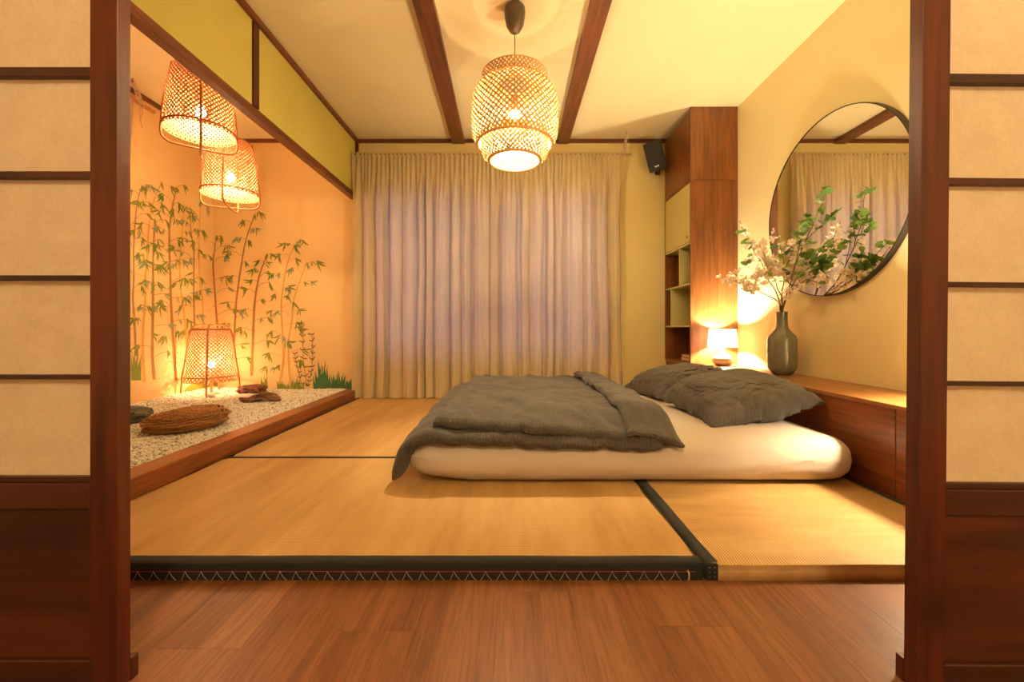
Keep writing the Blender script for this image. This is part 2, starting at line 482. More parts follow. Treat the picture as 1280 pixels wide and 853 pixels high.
# ---- structure
struct('ceiling', MB().box(FX0 - .1, FX1 + .1, YF - .1, YB + .3, ZC, ZC + .1), M['ceil'])
fl = struct('floor', MB().box(FX0 - .1, FX1 + .1, YF - .1, YB + .3, -.12, -.012), plain('screed', (.2, .15, .1), .9))
WX0, WX1, WZ0, WZ1 = -1.38, .92, .42, 2.02
b = MB()
b.box(XL - .1, WX0, YB, YB + .2, -.012, ZC).box(WX1, XR + .1, YB, YB + .2, -.012, ZC)
b.box(WX0, WX1, YB, YB + .2, -.012, WZ0).box(WX0, WX1, YB, YB + .2, WZ1, ZC)
struct('wall_back', b, M['wall'])
# thin sheet gives the alcove part of the back wall a peach base colour
struct('wall_alcove_back', MB().box(XL, -1.56, YB - .006, YB - .0005, 0, ZC), M['wall_alcove'])
struct('wall_left', MB().box(XL - .1, XL, .86, YB, -.012, ZC), M['wall_alcove'])
struct('wall_right', MB().box(XR, XR + .1, .86, YB, -.012, ZC), M['wall_right'])
# fascia above the alcove
struct('wall_fascia', MB().box(-1.585, -1.55, .95, YB - .006, 2.035, ZC), M['fascia'])
# partition beside / above the sliding doors
b = MB().box(FX0, -1.72, .845, .95, -.012, ZC).box(1.74, FX1, .845, .95, -.012, ZC).box(-1.72, 1.74, .845, .95, 2.05, ZC)
struct('wall_partition', b, M['wall_front'])
struct('wall_front_left', MB().box(FX0 - .1, FX0, YF, .86, -.012, ZC), M['wall_front'])
struct('wall_front_right', MB().box(FX1, FX1 + .1, YF, .86, -.012, ZC), M['wall_front'])
struct('wall_front_rear', MB().box(FX0, FX1, YF - .1, YF, -.012, ZC), M['wall_front'])
# trims
struct('trim_1', MB().box(-1.525, XR, YB - .022, YB, ZC - .034, ZC, b=.002), M['trim'])
struct('trim_2', MB().box(-1.55, -1.522, .96, YB - .022, ZC - .036, ZC, b=.002), M['trimy'])
struct('trim_3', MB().box(-1.60, -1.542, .96, YB - .006, 1.99, 2.042, b=.003), M['trimy'])      # header over the alcove
struct('trim_4', MB().box(-1.56, -1.536, 2.40, 2.45, 2.042, ZC - .036, b=.002).box(-1.56, -1.536, .96, 1.01, 2.042, ZC - .036, b=.002), M['doorz'])
struct('trim_5', MB().box(-1.55, -1.525, YB - .03, YB, 2.05, ZC - .036, b=.002), M['doorz'])
struct('trim_6', MB().box(XL, -1.60, YB - .026, YB - .006, ZC - .034, ZC, b=.002), M['trim'])
struct('trim_7', MB().box(XL, XL + .022, .96, YB - .026, ZC - .034, ZC, b=.002), M['trimy'])
struct('trim_8', MB().box(-1.61, -1.495, .96, YB - .07, -.012, .128, b=.004), M['sill'])          # low kerb of the gravel bed

# fix: the post dividing the two olive panels in view
def beam(name, xa0, xa1, xb0, xb1, lab):
    # near end at y=.95, far end at y=YB
    b = MB()
    z0, z1 = ZC - .042, ZC
    vs = [(xa0, .96, z0), (xa1, .96, z0), (xb1, YB - .0, z0), (xb0, YB - .0, z0), (xa0, .96, z1), (xa1, .96, z1), (xb1, YB, z1), (xb0, YB, z1)]
    b.add(vs, [(0, 3, 2, 1), (4, 5, 6, 7), (0, 1, 5, 4), (1, 2, 6, 5), (2, 3, 7, 6), (3, 0, 4, 7)])
    o = part(name, b, M['beam'], None, smooth=False)
    o['kind'] = 'structure'; return o
def lerpx(x1, y1, x2, y2, y): return x1 + (x2 - x1) * (y - y1) / (y2 - y1)
beam('trim_9', lerpx(-.561, 2.25, -.600, 4, .96), lerpx(-.445, 2.25, -.475, 4, .96), -.600, -.475, '')
beam('trim_10', .437, .555, .440, .550, '')

# window behind the curtains
b = MB()
t = .05
wf = MB()
wy0, wy1 = YB + .06, YB + .12
wf.box(WX0, WX1, wy0, wy1, WZ0, WZ0 + t, b=.004).box(WX0, WX1, wy0, wy1, WZ1 - t, WZ1, b=.004)
wf.box(WX0, WX0 + t, wy0, wy1, WZ0 + t, WZ1 - t, b=.004).box(WX1 - t, WX1, wy0, wy1, WZ0 + t, WZ1 - t, b=.004)
wm = (WX0 + WX1) / 2
wf.box(wm - .05, wm + .05, wy0, wy1, WZ0 + t, WZ1 - t, b=.004)
wo = struct('window_1', wf, M['frame_white'])
for a, c in ((WX0 + t, wm - .05), (wm + .05, WX1 - t)):
    part('pane', MB().box(a, c, wy0 + .025, wy0 + .031, WZ0 + t, WZ1 - t), M['glass'], wo, local=True, smooth=False)
struct('trim_11', MB().box(WX0 - .02, WX1 + .02, YB - .02, YB + .06, WZ0 - .03, WZ0, b=.003), M['frame_white'])

# ============================== plank floor ==============================
random.seed(4)
PW = .19
pm = MB().box(.0002, PW - .0002, .0002, 1.1998, -.012, 0, b=.0003).mesh('plank', M['plank'], False)
ends = {-.80: .902, -.61: 1.28, -.42: .955, -.23: .35, -.04: 1.10, .15: .60, .34: .97, .53: .50, .72: 1.25}
x = -.80 - PW * 11
while x < FX1 - .02:
    k = round(x, 2)
    e = None
    for q in ends:
        if abs(q - k) < .02: e = ends[q]
    if e is None: e = random.uniform(0, 1.2)
    y = e - 1.2 * 3
    while y < 1.9:
        if y > YF - .25 and x > FX0 - .02 and x + PW < FX1 + .2:
            inst('plank', pm, fl, (x, y, 0))
        y += 1.2
    x += PW

# ============================== sliding doors ==============================
def shoji(sx, label, dz, group=None):
    """sx=-1 left door, +1 right door. Built upright with the inner edge at local x=0, growing away from the opening."""
    T0, T1 = 0.0, .028      # front / back planes (local y)
    wd = .86; st = .055
    root = thing('sliding_paper_door', (-.773 if sx < 0 else .797, YD, 0), label, 'sliding door')
    def bx(mb, a, c, y0, y1, z0, z1, b_=.0015):
        x0, x1 = (a, c) if sx > 0 else (-c, -a)
        return mb.box(x0, x1, y0, y1, z0, z1, b=b_)
    H = 2.03
    part('stile', bx(MB(), 0, st, T0, T1, .004, H), M['doorz'], root, local=True, smooth=False)
    part('stile', bx(MB(), wd - st, wd, T0, T1, .004, H), M['doorz'], root, local=True, smooth=False)
    part('top_rail', bx(MB(), st, wd - st, T0, T1, H - .06, H), M['doorx'], root, local=True, smooth=False)
    part('middle_rail', bx(MB(), st, wd - st, T0, T1 - .002, .3615 + dz, .4116 + dz), M['doorx'], root, local=True, smooth=False)
    part('bottom_rail', bx(MB(), st, wd - st, T0, T1, .004, .064 + dz * .6), M['doorx'], root, local=True, smooth=False)
    part('lower_panel', bx(MB(), st, wd - st, .008, .02, .064 + dz * .6, .3615 + dz), M['doorx'], root, local=True, smooth=False)
    part('paper_bead', bx(MB(), st, wd - st, .004, .014, .4116 + dz, .424 + dz), M['doorx'], root, local=True, smooth=False)
    for z0, z1 in ((1.842, 1.859), (1.636, 1.653), (1.430, 1.448), (1.211, 1.230), (1.011, 1.025), (.810, .820), (.615, .624)):
        part('crossbar', bx(MB(), st, wd - st, .004, .016, z0 + dz, z1 + dz, .001), M['doorx'], root, local=True, smooth=False)
    part('upright_bar', bx(MB(), .42, .432, .006, .015, .424 + dz, H - .06, .001), M['doorz'], root, local=True, smooth=False)
    # paper, glued behind the bars, faintly slack
    def pf(u, v):
        X = st - .004 + u * (wd - 2 * st + .008); Z = .42 + dz + v * (H - .06 - .418 - dz)
        return (sx * X, .0165 + .0012 * fbm((X * 3, 0, Z * 3), 2), Z)
    part('paper', MB().grid(pf, 24, 48), M['paper'], root, local=True)
    # inner lip on the opening side of the stile
    part('floor_guide', bx(MB(), .001, .03, T1 + .001, T1 + .018, 0, .046, .001), M['doorz'], root, local=True, smooth=False)
    return root
shoji(-1, 'sliding shoji door at the left edge, over the gravel bed, pale pinkish paper in dark frame', 0)
dr = shoji(1, 'sliding shoji door at the right edge beside the round mirror, yellower paper in dark frame', -.012)
dr.rotation_euler = (0, R(.55), 0)
dr.location.x = .790
struct('trim_12', MB().box(-1.72, 1.74, .775, .845, 2.034, 2.085, b=.003), M['doorx'])

# ============================== tatami mats ==============================
def mat(loc, lx, ly, along, label, edges, group=None, front=None, bw=.032):
    """loc = front-left corner on floor; edges = which sides carry the dark cloth border"""
    r = thing('tatami_mat', (loc[0], loc[1], 0), label, 'tatami mat')
    x0 = .004; x1 = lx - .004; y0 = .004; y1 = ly - .004
    T = MZ
    ix0 = x0 + (bw if 'l' in edges else 0); ix1 = x1 - (bw if 'r' in edges else 0)
    iy0 = y0 + (bw if 'f' in edges else 0); iy1 = y1 - (bw if 'b' in edges else 0)
    part('mat_core', MB().box(x0 + .002, x1 - .002, y0 + .002, y1 - .002, 0.0, T - .006), M['core'] if front != 'rush' else M['rush_' + along], r, local=True, smooth=False)
    def top(u, v):
        X = ix0 + u * (ix1 - ix0); Y = iy0 + v * (iy1 - iy0)
        e = min(X - x0, x1 - X, Y - y0, y1 - Y)
        rnd = -.006 * (1 - sm(0, .012, e))
        return (X, Y, T - .001 + rnd + .0010 * fbm((X, Y, 0), 3))
    b = MB().grid(top, 60, 60)
    if front == 'rush':
        def face(u, v):
            a = v * pi / 2
            X = ix0 + u * (ix1 - ix0)
            return (X, y0 + .006 - .006 * sin(a) if v < .3 else y0 + .0005 * fbm((X, v, 0), 20) - .001, (T - .006) * (1 - v) + 0.0)
    part('rush_cover', b, M['rush_' + along], r, local=True)
    if front == 'rush':
        part('rush_end', MB().grid(lambda u, v: (ix0 + u * (ix1 - ix0), y0 - .003 * sin(v * pi), (T - .0065) * (1 - v)), 60, 6), M['rush_x'], r, local=True)
        part('corner_cap', MB().box(x0, ix0, y0 - .003, y0 + .003, 0, T - .003, b=.001), M['border'], r, local=True, smooth=False)
    def strip(ax, c0, c1, s0, s1, outward):
        # ax 'x': runs along x at y from c0(outer) to c1(inner)
        def fn(u, v):
            s = s0 + u * (s1 - s0)
            wv = .0022 * fbm((s * 4, c0, 7), 1.2)
            if v < .55:
                q = v / .55; c = c1 + (c0 - c1) * q + wv * (1 - q); z = T + .0018 - .006 * q ** 5 + .001 * fbm((s * 6, q, 3), 1)
            else:
                q = (v - .55) / .45; c = c0 - outward * .0012 * sin(q * pi); z = (T - .0042) * (1 - q)
            return (s, c, z) if ax == 'x' else (c, s, z)
        return MB().grid(fn, 80, 16)
    if 'f' in edges: part('cloth_border', strip('x', y0, iy0, x0, x1, 1), M['border'], r, local=True)
    if 'b' in edges: part('cloth_border', strip('x', y1, iy1, x0, x1, -1), M['border'], r, local=True)
    if 'l' in edges: part('cloth_border', strip('y', x0, ix0, y0, y1, 1), M['border'], r, local=True)
    if 'r' in edges: part('cloth_border', strip('y', x1, ix1, y0, y1, -1), M['border'], r, local=True)
    return r
Y1 = 1.143; Y2 = 2.11; X1 = .542
m1 = mat((-1.493, Y1), X1 + 1.493, Y2 - Y1, 'x', 'large tatami mat nearest the doorway, dark border with zigzag stitching facing the camera', 'fb')
# zigzag stitching on the front face of the first mat
b = MB(); x = .03
rr = random.Random(2)
while x < 1.99:
    z = .029 + rr.uniform(-.001, .001)
    b.tube([(x - .013 + rr.uniform(-.002, .002), .0005, .002), (x - .004, -.0012, .018), (x, -.0015, z), (x + .008, -.0012, .014), (x + .018, .0005, .002)], .00065, 4)
    x += .0447
part('stitching', b, M['thread'], m1, local=True, kind='stuff')
b = MB().tube([(.01 + i * .05, -.0008, .0275 + .0012 * fbm((i, 0, 0), .6)) for i in range(41)], .0007, 4)
part('seam_thread', b, M['red_thread'], m1, local=True, label='thin red thread')
part('thread_loop', MB().tube([(1.990, -.001, .004), (1.9905, -.0035, .014), (1.990, -.0035, .024), (1.987, -.001, .031)], .0022, 6), M['rope'], m1, local=True, label='pale cord loop at the corner')
m2 = mat((X1, Y1), 1.509 - X1, 2.0, 'y', 'ribbed tatami mat on the right, under the headboard ledge, lit by the lamp', 'lr', front='rush', bw=.036)
b = MB()
for i in range(11):
    x = .075 + i * .083
    b.tube([(x, .0012, .029), (x + .001, -.0006, .022), (x, .0012, .016)], .0007, 4)
b.tube([(.05 + i * .04, .0002 + .0006 * sin(i), .0265) for i in range(22)], .0005, 4)
part('stitching', b, M['thread'], m2, local=True, kind='stuff')
b = MB()
for i in (0, 1):
    for j in (0, 1, 2):
        b.tube([(.013 + i * .014, .0006, .012 + j * .013), (.018 + i * .014, .0006, .012 + j * .013)], .0012, 5)
part('corner_stitch', b, plain('dim_thread', (.10, .09, .08), .8), m2, local=True, kind='stuff')
mat((-1.493, Y2), 1.0, YB - Y2 - .02, 'x', 'tatami mat in the far left corner, between the gravel kerb and the curtain', 'lr', bw=.022)
mat((-.493, Y2), X1 + .493, YB - Y2 - .02, 'y', 'tatami mat lying under the middle of the bed', 'lr', bw=.022)
mat((X1, Y1 + 2.0), 1.509 - X1, YB - Y1 - 2.02, 'y', 'tatami mat in the far right corner, behind the bed', 'lr', bw=.036)

# ============================== futon ==============================
def rounded_slab(cx, cy, hx, hy, z0, z1, rc, re, n=(80, 60, 14), warp=None):
    """rounded mattress: plan corners rc, edge rounding (re horizontally, half height vertically)"""
    hz = (z1 - z0) / 2; zc = (z0 + z1) / 2
    def sd(px, py):
        return None
    vs = []; fs = []
    b = MB()
    # ring param: perimeter angle and section angle
    def perim(t, inset):
        hx_, hy_ = hx - inset, hy - inset; r = max(rc - inset, .01)
        L = [2 * (hy_ - r), pi / 2 * r, 2 * (hx_ - r), pi / 2 * r] * 2
        tot = sum(L); s = t * tot
        cor = [(hx_ - r, hy_ - r, 0), (-hx_ + r, hy_ - r, pi / 2), (-hx_ + r, -hy_ + r, pi), (hx_ - r, -hy_ + r, 1.5 * pi)]
        st = [(hx_, -hy_ + r, 0, 1), (hx_ - r, hy_, -1, 0), (-hx_, hy_ - r, 0, -1), (-hx_ + r, -hy_, 1, 0)]
        for k in range(8):
            if s <= L[k] or k == 7:
                if k % 2 == 0:
                    q = st[k // 2]; return (q[0] + q[2] * s, q[1] + q[3] * s)
                c = cor[k // 2]; a = c[2] + s / r; return (c[0] + r * cos(a), c[1] + r * sin(a))
            s -= L[k]
    return perim, hz, zc
def mattress():
    cx, cy = .508, 2.452; hx, hy = .985, .755; z0, z1 = MZ + .001, .242
    perim, hz, zc = rounded_slab(cx, cy, hx, hy, z0, z1, .13, .09)
    b = MB(); N = 260
    secs = []
    # bottom centre -> rim -> top centre
    for k in range(4): secs.append((.62 - .14 * k, -1.0))                     # inset, z
    for k in range(0, 19):
        a = -pi / 2 + pi * k / 18
        secs.append((.11 * (1 - abs(cos(a)) ** .85), sin(a)))
    for k in range(1, 13): secs.append((.11 + .60 * (k / 12) ** 1.0, 1.0))
    rings = []
    for ins, zz in secs:
        ring = []
        for i in range(N):
            x, y = perim(i / N, min(ins, .70))
            X, Y = cx + x, cy + y
            zt = zc + hz * zz
            # left end lifts away from the mat, softer and lower than the middle
            le = sm(-.16, -.48, X)
            if zz < 0.2: zt += le * .030 * (1 - zz) / 2
            nz = fbm((X * 1.0, Y * 1.0, zt * 2), 5, 3)
            if zz > -.9: zt += .0035 * nz * (1 if zz > -.3 else 0)
            # wrinkles pulled along the side
            wr = max(0, fbm((X * 2 + zt * 5, Y * 2, zt * 12), 2.3, 3))
            if abs(zz) < .95:
                d = .006 * wr + .0035 * (1 - abs(fbm((X * 1.5 - zt * 6, Y, zt * 5), 2.6, 2))) ** 7
                Y += -d if y < 0 else d
            # gentle body sag of the top
            if zz > .9: zt -= .008 * sm(.4, 0, min(hx - abs(x), hy - abs(y)) / .3) * 0 - .004 * sin(X * 3) * sin(Y * 4)
            ring.append((X, Y, max(zt, z0)))
        rings.append(ring)
    vs = [p for r_ in rings for p in r_]; fs = []
    for j in range(len(rings) - 1):
        for i in range(N):
            a = j * N + i; c = j * N + (i + 1) % N
            fs.append((a, c, c + N, a + N))
    # caps
    o = len(vs); vs.append((cx, cy, z1)); vs.append((cx, cy, z0)); L = (len(rings) - 1) * N
    for i in range(N):
        fs.append((L + i, L + (i + 1) % N, o)); fs.append((i, o + 1, (i + 1) % N))
    b.add(vs, fs)
    r = thing('futon_mattress', (cx, cy, MZ), 'thick futon mattress in a cream fitted sheet lying on the tatami mats', 'mattress')
    part('fitted_sheet', b, M['sheet'], r)
    # elastic hem showing under the front edge
    hem = 0 and MB().tube([(-.34 + i * .035, cy - hy + .045 + .004 * sin(i * 1.3), MZ + .010) for i in range(44)], .006, 6)
mattress()

def duvet():
    r = thing('duvet', (.1, 2.45, .25), 'crumpled dark grey seersucker duvet folded over the left half of the futon', 'duvet')
    def edge(u, v, k=.06):
        a = min(u, 1 - u) / k; c = min(v, 1 - v) / (k * .8)
        f = lambda q: sqrt(max(0, 1 - (1 - min(q, 1)) ** 2))
        return f(a) * f(c)
    def droop(X, Y): return .070 * (sm(1.90, 1.68, Y) ** 1.2) * (.35 + .65 * sm(-.4, .7, X))
    # --- bottom layer
    def low(u, v):
        Y = 1.672 + v * 1.50
        s = u * 1.255                      # arc length from the hanging left edge
        hang = .215 + .02 * sin(v * 9) + .05 * (1 - sm(0, .18, v)) - .03 * sm(.8, 1, v)
        xe = -.445; q = s - hang
        if q >= 0: X = xe + .09 + q; Z = .270
        else:
            a = min(1.35, -q / .13) ; rad = .10
            ang = a
            X = xe + .09 - rad * sin(ang) * 1.05; Z = .270 - rad * (1 - cos(ang))
            ex = max(0, -q - .13 * 1.35)
            X -= ex * .22; Z -= ex * .95
        X += .012 * fbm((u * 3, v * 5, 0), 1.5) - .02 * (1 - sm(0, .15, v)) * (1 - sm(0, .2, u))
        Z += .010 * (1 - abs(fbm((X * 1.5, Y * 1.5, 51), 2.4, 3))) ** 5 + .008 * fbm((X * 4, Y * 4, 1), 1.3) - droop(X, Y) * .75
        Y += .008 * fbm((X * 8, 3, v * 2), 1.0)
        t = .014 + .016 * edge(u, v, .05)
        ripple = .003 * sin(X * 55 + 4 * fbm((X, Y, 0), 3)) * (1 - sm(0, .10, v))
        return (Vector((X, Y, Z + ripple)), (t * (.4 + .6 * edge(u, v, .03)) + .003 * fbm((X * 9, Y * 9, 2), 1)) if 0 < u < 1 and 0 < v < 1 else .004)
    part('lower_layer', MB().pad(low, 130, 130), M['duvet'], r)
    # --- folded top layer
    def up(u, v):
        Y = 1.712 + v * 1.44 - .035 * (1 - v) * u
        X = -.338 + .05 * v * (1 - u) + u * 1.01 + .008 * fbm((v * 6, u, 5), 1.2)
        Z = .320 - droop(X, Y) * 1.0 + .007 * fbm((X * 4, Y * 4, 8), 1.4) - .010 * sm(.3, 1, u)
        wq = 1 - abs(fbm((X * 1.6 + Y * .5, Y * .9, 31), 2.2, 3)); Z += .016 * (wq ** 6)
        Z += .004 * sin((X + .35 * Y) * 26 + 3 * fbm((X, Y, 3), 2)) * sm(.4, .0, abs(v - .25))
        Y += .012 * fbm((X * 3, 0, 6), 1.2)
        e = edge(u, v, .035)
        return (Vector((X, Y, Z)), .006 + .022 * e + .002 * fbm((X * 10, Y * 10, 2), 1))
    part('upper_layer', MB().pad(up, 120, 130), M['duvet'], r)
    # --- turned-back strip at the right
    def flap(u, v):
        Y = 1.668 + v * 1.485
        w = .215 + .0 * (1 - v)
        X = .478 + u * w + .016 * fbm((v * 5, 2, u), 1.2) + .012 * (1 - v) * u
        Z = .362 - droop(X, Y) * 1.30 + .010 * fbm((X * 5, Y * 4, 12), 1.4) - .045 * u ** 2 + .010 * (1 - abs(fbm((X * 3, Y * 1.2, 41), 2.0, 3))) ** 6
        e = edge(u, v, .12)
        return (Vector((X, Y, Z)), .006 + .022 * e + .003 * fbm((X * 10, Y * 8, 5), 1))
    part('turned_back_edge', MB().pad(flap, 50, 130), M['duvet'], r)
duvet()

def pillow(name, loc, rot, hx, hy, th, label, seed):
    r = thing(name, loc, label, 'pillow', rot=rot)
    rn = random.Random(seed)
    def fn(u, v):
        a, c = u * 2 - 1, v * 2 - 1
        # pinched sides, pointed corners
        px = a * hx * (1 - .10 * (1 - a * a) * 0 - .09 * (1 - c * c) * abs(a) ** 3 * -1 * -1)
        py = c * hy * (1 - .13 * (1 - a * a) * abs(c) ** 3)
        px = a * hx * (1 - .11 * (1 - c * c) * abs(a) ** 3)
        prof = ((1 - abs(a) ** 2.6) ** .54) * ((1 - abs(c) ** 2.6) ** .54) if abs(a) < 1 and abs(c) < 1 else 0
        # wrinkles radiating from the seam corners
        wr = fbm((a * 1.6 + seed, c * 1.6, 0), 1.3, 3) * .009 * prof
        corner = (abs(a) * abs(c)) ** 2
        wr += .006 * sin(18 * (a - c) + 5 * fbm((a, c, seed), 2)) * corner
        z = .004 * fbm((a * 2, c * 2, seed), 1.5)
        z -= .040 * (abs(a) * abs(c)) ** 1.6 * (1 if a < 0 else .2)
        return (Vector((px, py, z + wr)), .004 + th * prof)
    o = part('pillow_case', MB().pad(fn, 84, 72), M['pillow'], r, local=True)
    return r
pillow('pillow', (1.205, 2.215, .345), (R(5), R(-10), R(3)), .290, .285, .118, 'dark grey seersucker pillow nearest the camera, leaning on the wooden ledge', 1)
pillow('pillow', (1.165, 2.90, .338), (R(-4), R(-9), R(12)), .305, .260, .108, 'dark grey pillow farther back, half hidden behind the other pillow', 5)

# ============================== headboard ledge + cabinet ==============================
LX, LZ = 1.515, .412
r = thing('headboard_ledge', (LX, 2.4, 0), 'long low reddish wooden headboard ledge running along the right wall', 'ledge')
part('top_board', MB().box(LX - .002, XR - .001, .98, YB - .001, LZ - .018, LZ, b=.0015), M['ledge_top'], r, smooth=False)
for a, c in ((.98, 1.6), (1.6025, 2.78), (2.7825, 3.395), (3.3975, YB - .001)):
    part('front_panel', MB().box(LX + .002, LX + .02, a, c, 0, LZ - .018, b=.001), M['cabx'], r, smooth=False)
part('plinth', MB().box(LX + .02, XR - .001, .98, YB - .001, 0, LZ - .018), M['core'], r, smooth=False)

CXL, CY0 = 1.497, 3.40
r = thing('tall_shelf_cabinet', (1.7, 3.7, LZ), 'tall dark-stained wooden cabinet with open shelves standing on the ledge to the ceiling', 'cabinet')
cz0 = LZ + .001
part('front_side_panel', MB().box(CXL, XR - .001, CY0, CY0 + .018, cz0, 1.966, b=.001), M['cab'], r, smooth=False)
part('front_side_panel', MB().box(CXL, XR - .001, CY0, CY0 + .018, 1.968, ZC - .001, b=.001), M['cab'], r, smooth=False)
part('rear_side_panel', MB().box(CXL, XR - .001, YB - .04, YB - .024, cz0, ZC - .036, b=.001), M['cab'], r, smooth=False)
part('back_panel', MB().box(XR - .013, XR - .001, CY0 + .018, YB - .04, cz0, ZC - .001), M['cab'], r, smooth=False)
part('upper_panel', MB().box(CXL, CXL + .018, CY0 + .018, YB - .04, 1.970, ZC - .036, b=.001), M['cab'], r, smooth=False)
part('shelf', MB().box(CXL + .002, XR - .013, CY0 + .018, YB - .04, 1.952, 1.968), M['cab'], r, smooth=False)
part('bottom_board', MB().box(CXL, XR - .013, CY0 + .018, YB - .04, cz0, cz0 + .016), M['cab'], r, smooth=False)
d = part('door', MB().box(CXL - .001, CXL + .017, CY0 + .021, YB - .043, 1.452, 1.950, b=.002), M['olive'], r, smooth=False, label='olive-yellow lacquered door')
part('knob', MB().lathe([(.0001, 0), (.006, 0), (.009, .008), (.006, .014), (.0001, .015)], n=14).xf(Matrix.Translation((CXL - .0155, CY0 + .055, 1.50)) @ Matrix.Rotation(R(90), 4, 'Y')), M['metal'], d, smooth=True)
for z in (1.440, 1.095, .735):
    part('shelf', MB().box(CXL + .001, XR - .013, CY0 + .018, YB - .04, z - .007, z + .007, b=.001), M['olive'], r, smooth=False, label='olive-yellow shelf board')
part('divider', MB().box(CXL + .003, XR - .013, 3.635, 3.647, 1.102, 1.433, b=.001), M['olive'], r, smooth=False, label='olive-yellow divider')
part('divider', MB().box(CXL + .003, XR - .013, 3.832, 3.844, .742, 1.088, b=.001), M['olive'], r, smooth=False, label='olive-yellow divider')
def book(x0, x1, y0, y1, z0, z1, m, label):
    r = thing('book', ((x0 + x1) / 2, (y0 + y1) / 2, z0), label, 'book', 'books in the cabinet')
    part('cover', MB().box(x0, x1, y0, y1, z0, z0 + .003).box(x0, x1, y0, y1, z1 - .003, z1).box(x1 - .003, x1, y0, y1, z0 + .003, z1 - .003), m, r, smooth=False)
    part('pages', MB().box(x0 + .003, x1 - .003, y0 + .003, y1 - .003, z0 + .003, z1 - .003), M['pages'], r, smooth=False)
zb = cz0 + .0165
book(1.53, 1.67, 3.47, 3.68, zb, zb + .030, M['cover2'], 'brown book lying on the lowest cabinet shelf, under another book')
book(1.535, 1.665, 3.475, 3.675, zb + .0305, zb + .055, M['cover1'], 'tan book lying on top of the brown one on the lowest cabinet shelf')

# ============================== round mirror ==============================
MY, MZc, MR, MX = 2.40, 1.446, .536, 1.868
r = thing('round_mirror', (XR, MY, MZc), 'large round wall mirror with a thin dark rim above the ledge', 'mirror')
rotm = Matrix.Translation((MX, MY, MZc)) @ Matrix.Rotation(R(-90), 4, 'Y')
part('mirror_glass', MB().lathe([(.0001, .004), (MR - .004, .004)], n=96, capb=False).xf(rotm), M['mirror'], r, smooth=False)
part('mirror_frame', MB().lathe([(MR - .004, -.020), (MR - .004, .007), (MR + .001, .007), (MR + .001, -.0265), (.0001, -.0265)], n=96, capb=False).xf(rotm), M['mirror_frame'], r)

# ============================== vase ==============================
VX, VY = 1.772, 2.66
r = thing('vase', (VX, VY, LZ), 'tall grey-green glazed bottle vase holding blossom branches on the ledge', 'vase')
pr = [(.050, 0), (.056, .004), (.064, .012), (.082, .040), (.086, .060), (.0865, .10), (.0865, .215), (.085, .235), (.078, .255), (.056, .280), (.040, .300), (.034, .320), (.0325, .36), (.033, .400), (.0345, .412), (.032, .414), (.028, .412), (.027, .38), (.028, .31), (.05, .27), (.078, .235), (.079, .06), (.05, .02), (.0001, .018)]
part('vase_body', MB().lathe(pr, (VX, VY, LZ), 64), M['vase'], r)

# ============================== flowering branches ==============================
def leaf_mesh(seed):
    """rounded fan leaf with a notch, cupped"""
    rn = random.Random(seed); b = MB(); n = 16
    vs = [(0, 0, 0)]; fs = []
    for ring in (.5, 1.0):
        for i in range(n + 1):
            a = R(-125) + R(250) * i / n
            rad = ring * (1 + (.07 * sin(i * 2.6 + seed) if ring == 1 else 0)) * (1 - .22 * max(0, cos(a * 9)) * (ring == 1) * (abs(a) < .3)) * (.72 + .28 * cos(a * .5))
            x = rad * cos(a) * .62 + .12 * ring; y = rad * sin(a) * .60
            vs.append((x, y, .12 * (x * x + y * y) * (1 if seed % 2 else -1) + .05 * sin(3 * a) * ring))
    for i in range(n):
        fs.append((0, 1 + i, 2 + i)); a = 1 + i; c = a + n + 1; fs.append((a, c, c + 1, a + 1))
    b.add(vs, fs)
    b.tube([(-.35, 0, -.05), (0, 0, 0)], .018, 4)
    return b.mesh('leaf', M['leaf'], True)
def blossom_mesh(seed):
    rn = random.Random(seed); b = MB()
    for k in range(5):
        a0 = 2 * pi * k / 5 + rn.uniform(-.15, .15)
        M_ = Matrix.Rotation(a0, 4, 'Z') @ Matrix.Rotation(R(rn.uniform(-50, -15)), 4, 'Y')
        pts = [(0, 0, 0), (.35, .22, .02), (.75, .36, .0), (1.0, .20, -.05), (.93, 0, -.02), (1.0, -.20, -.05), (.75, -.36, 0), (.35, -.22, .02), (.55, 0, -.07)]
        v = [tuple(M_ @ Vector(p)) for p in pts]
        b.add(v, [(0, 8, 1), (1, 8, 2), (2, 8, 3), (3, 8, 4), (4, 8, 5), (5, 8, 6), (6, 8, 7), (7, 8, 0)])
    b.lathe([(.12, 0), (.14, .1), (.0001, .16)], n=6, mi=1, capb=False)
    return b.mesh('blossom', [M['petal'], M['yellow']], True)
LEAF = [leaf_mesh(i) for i in range(4)]; BLOS = [blossom_mesh(i) for i in range(4)]
def px3(px, py, D): return Vector(((px - CX) / F * D, D, EYE + (CY - py) / F * D))
random.seed(11)
mouth = Vector((VX, VY, LZ + .40))
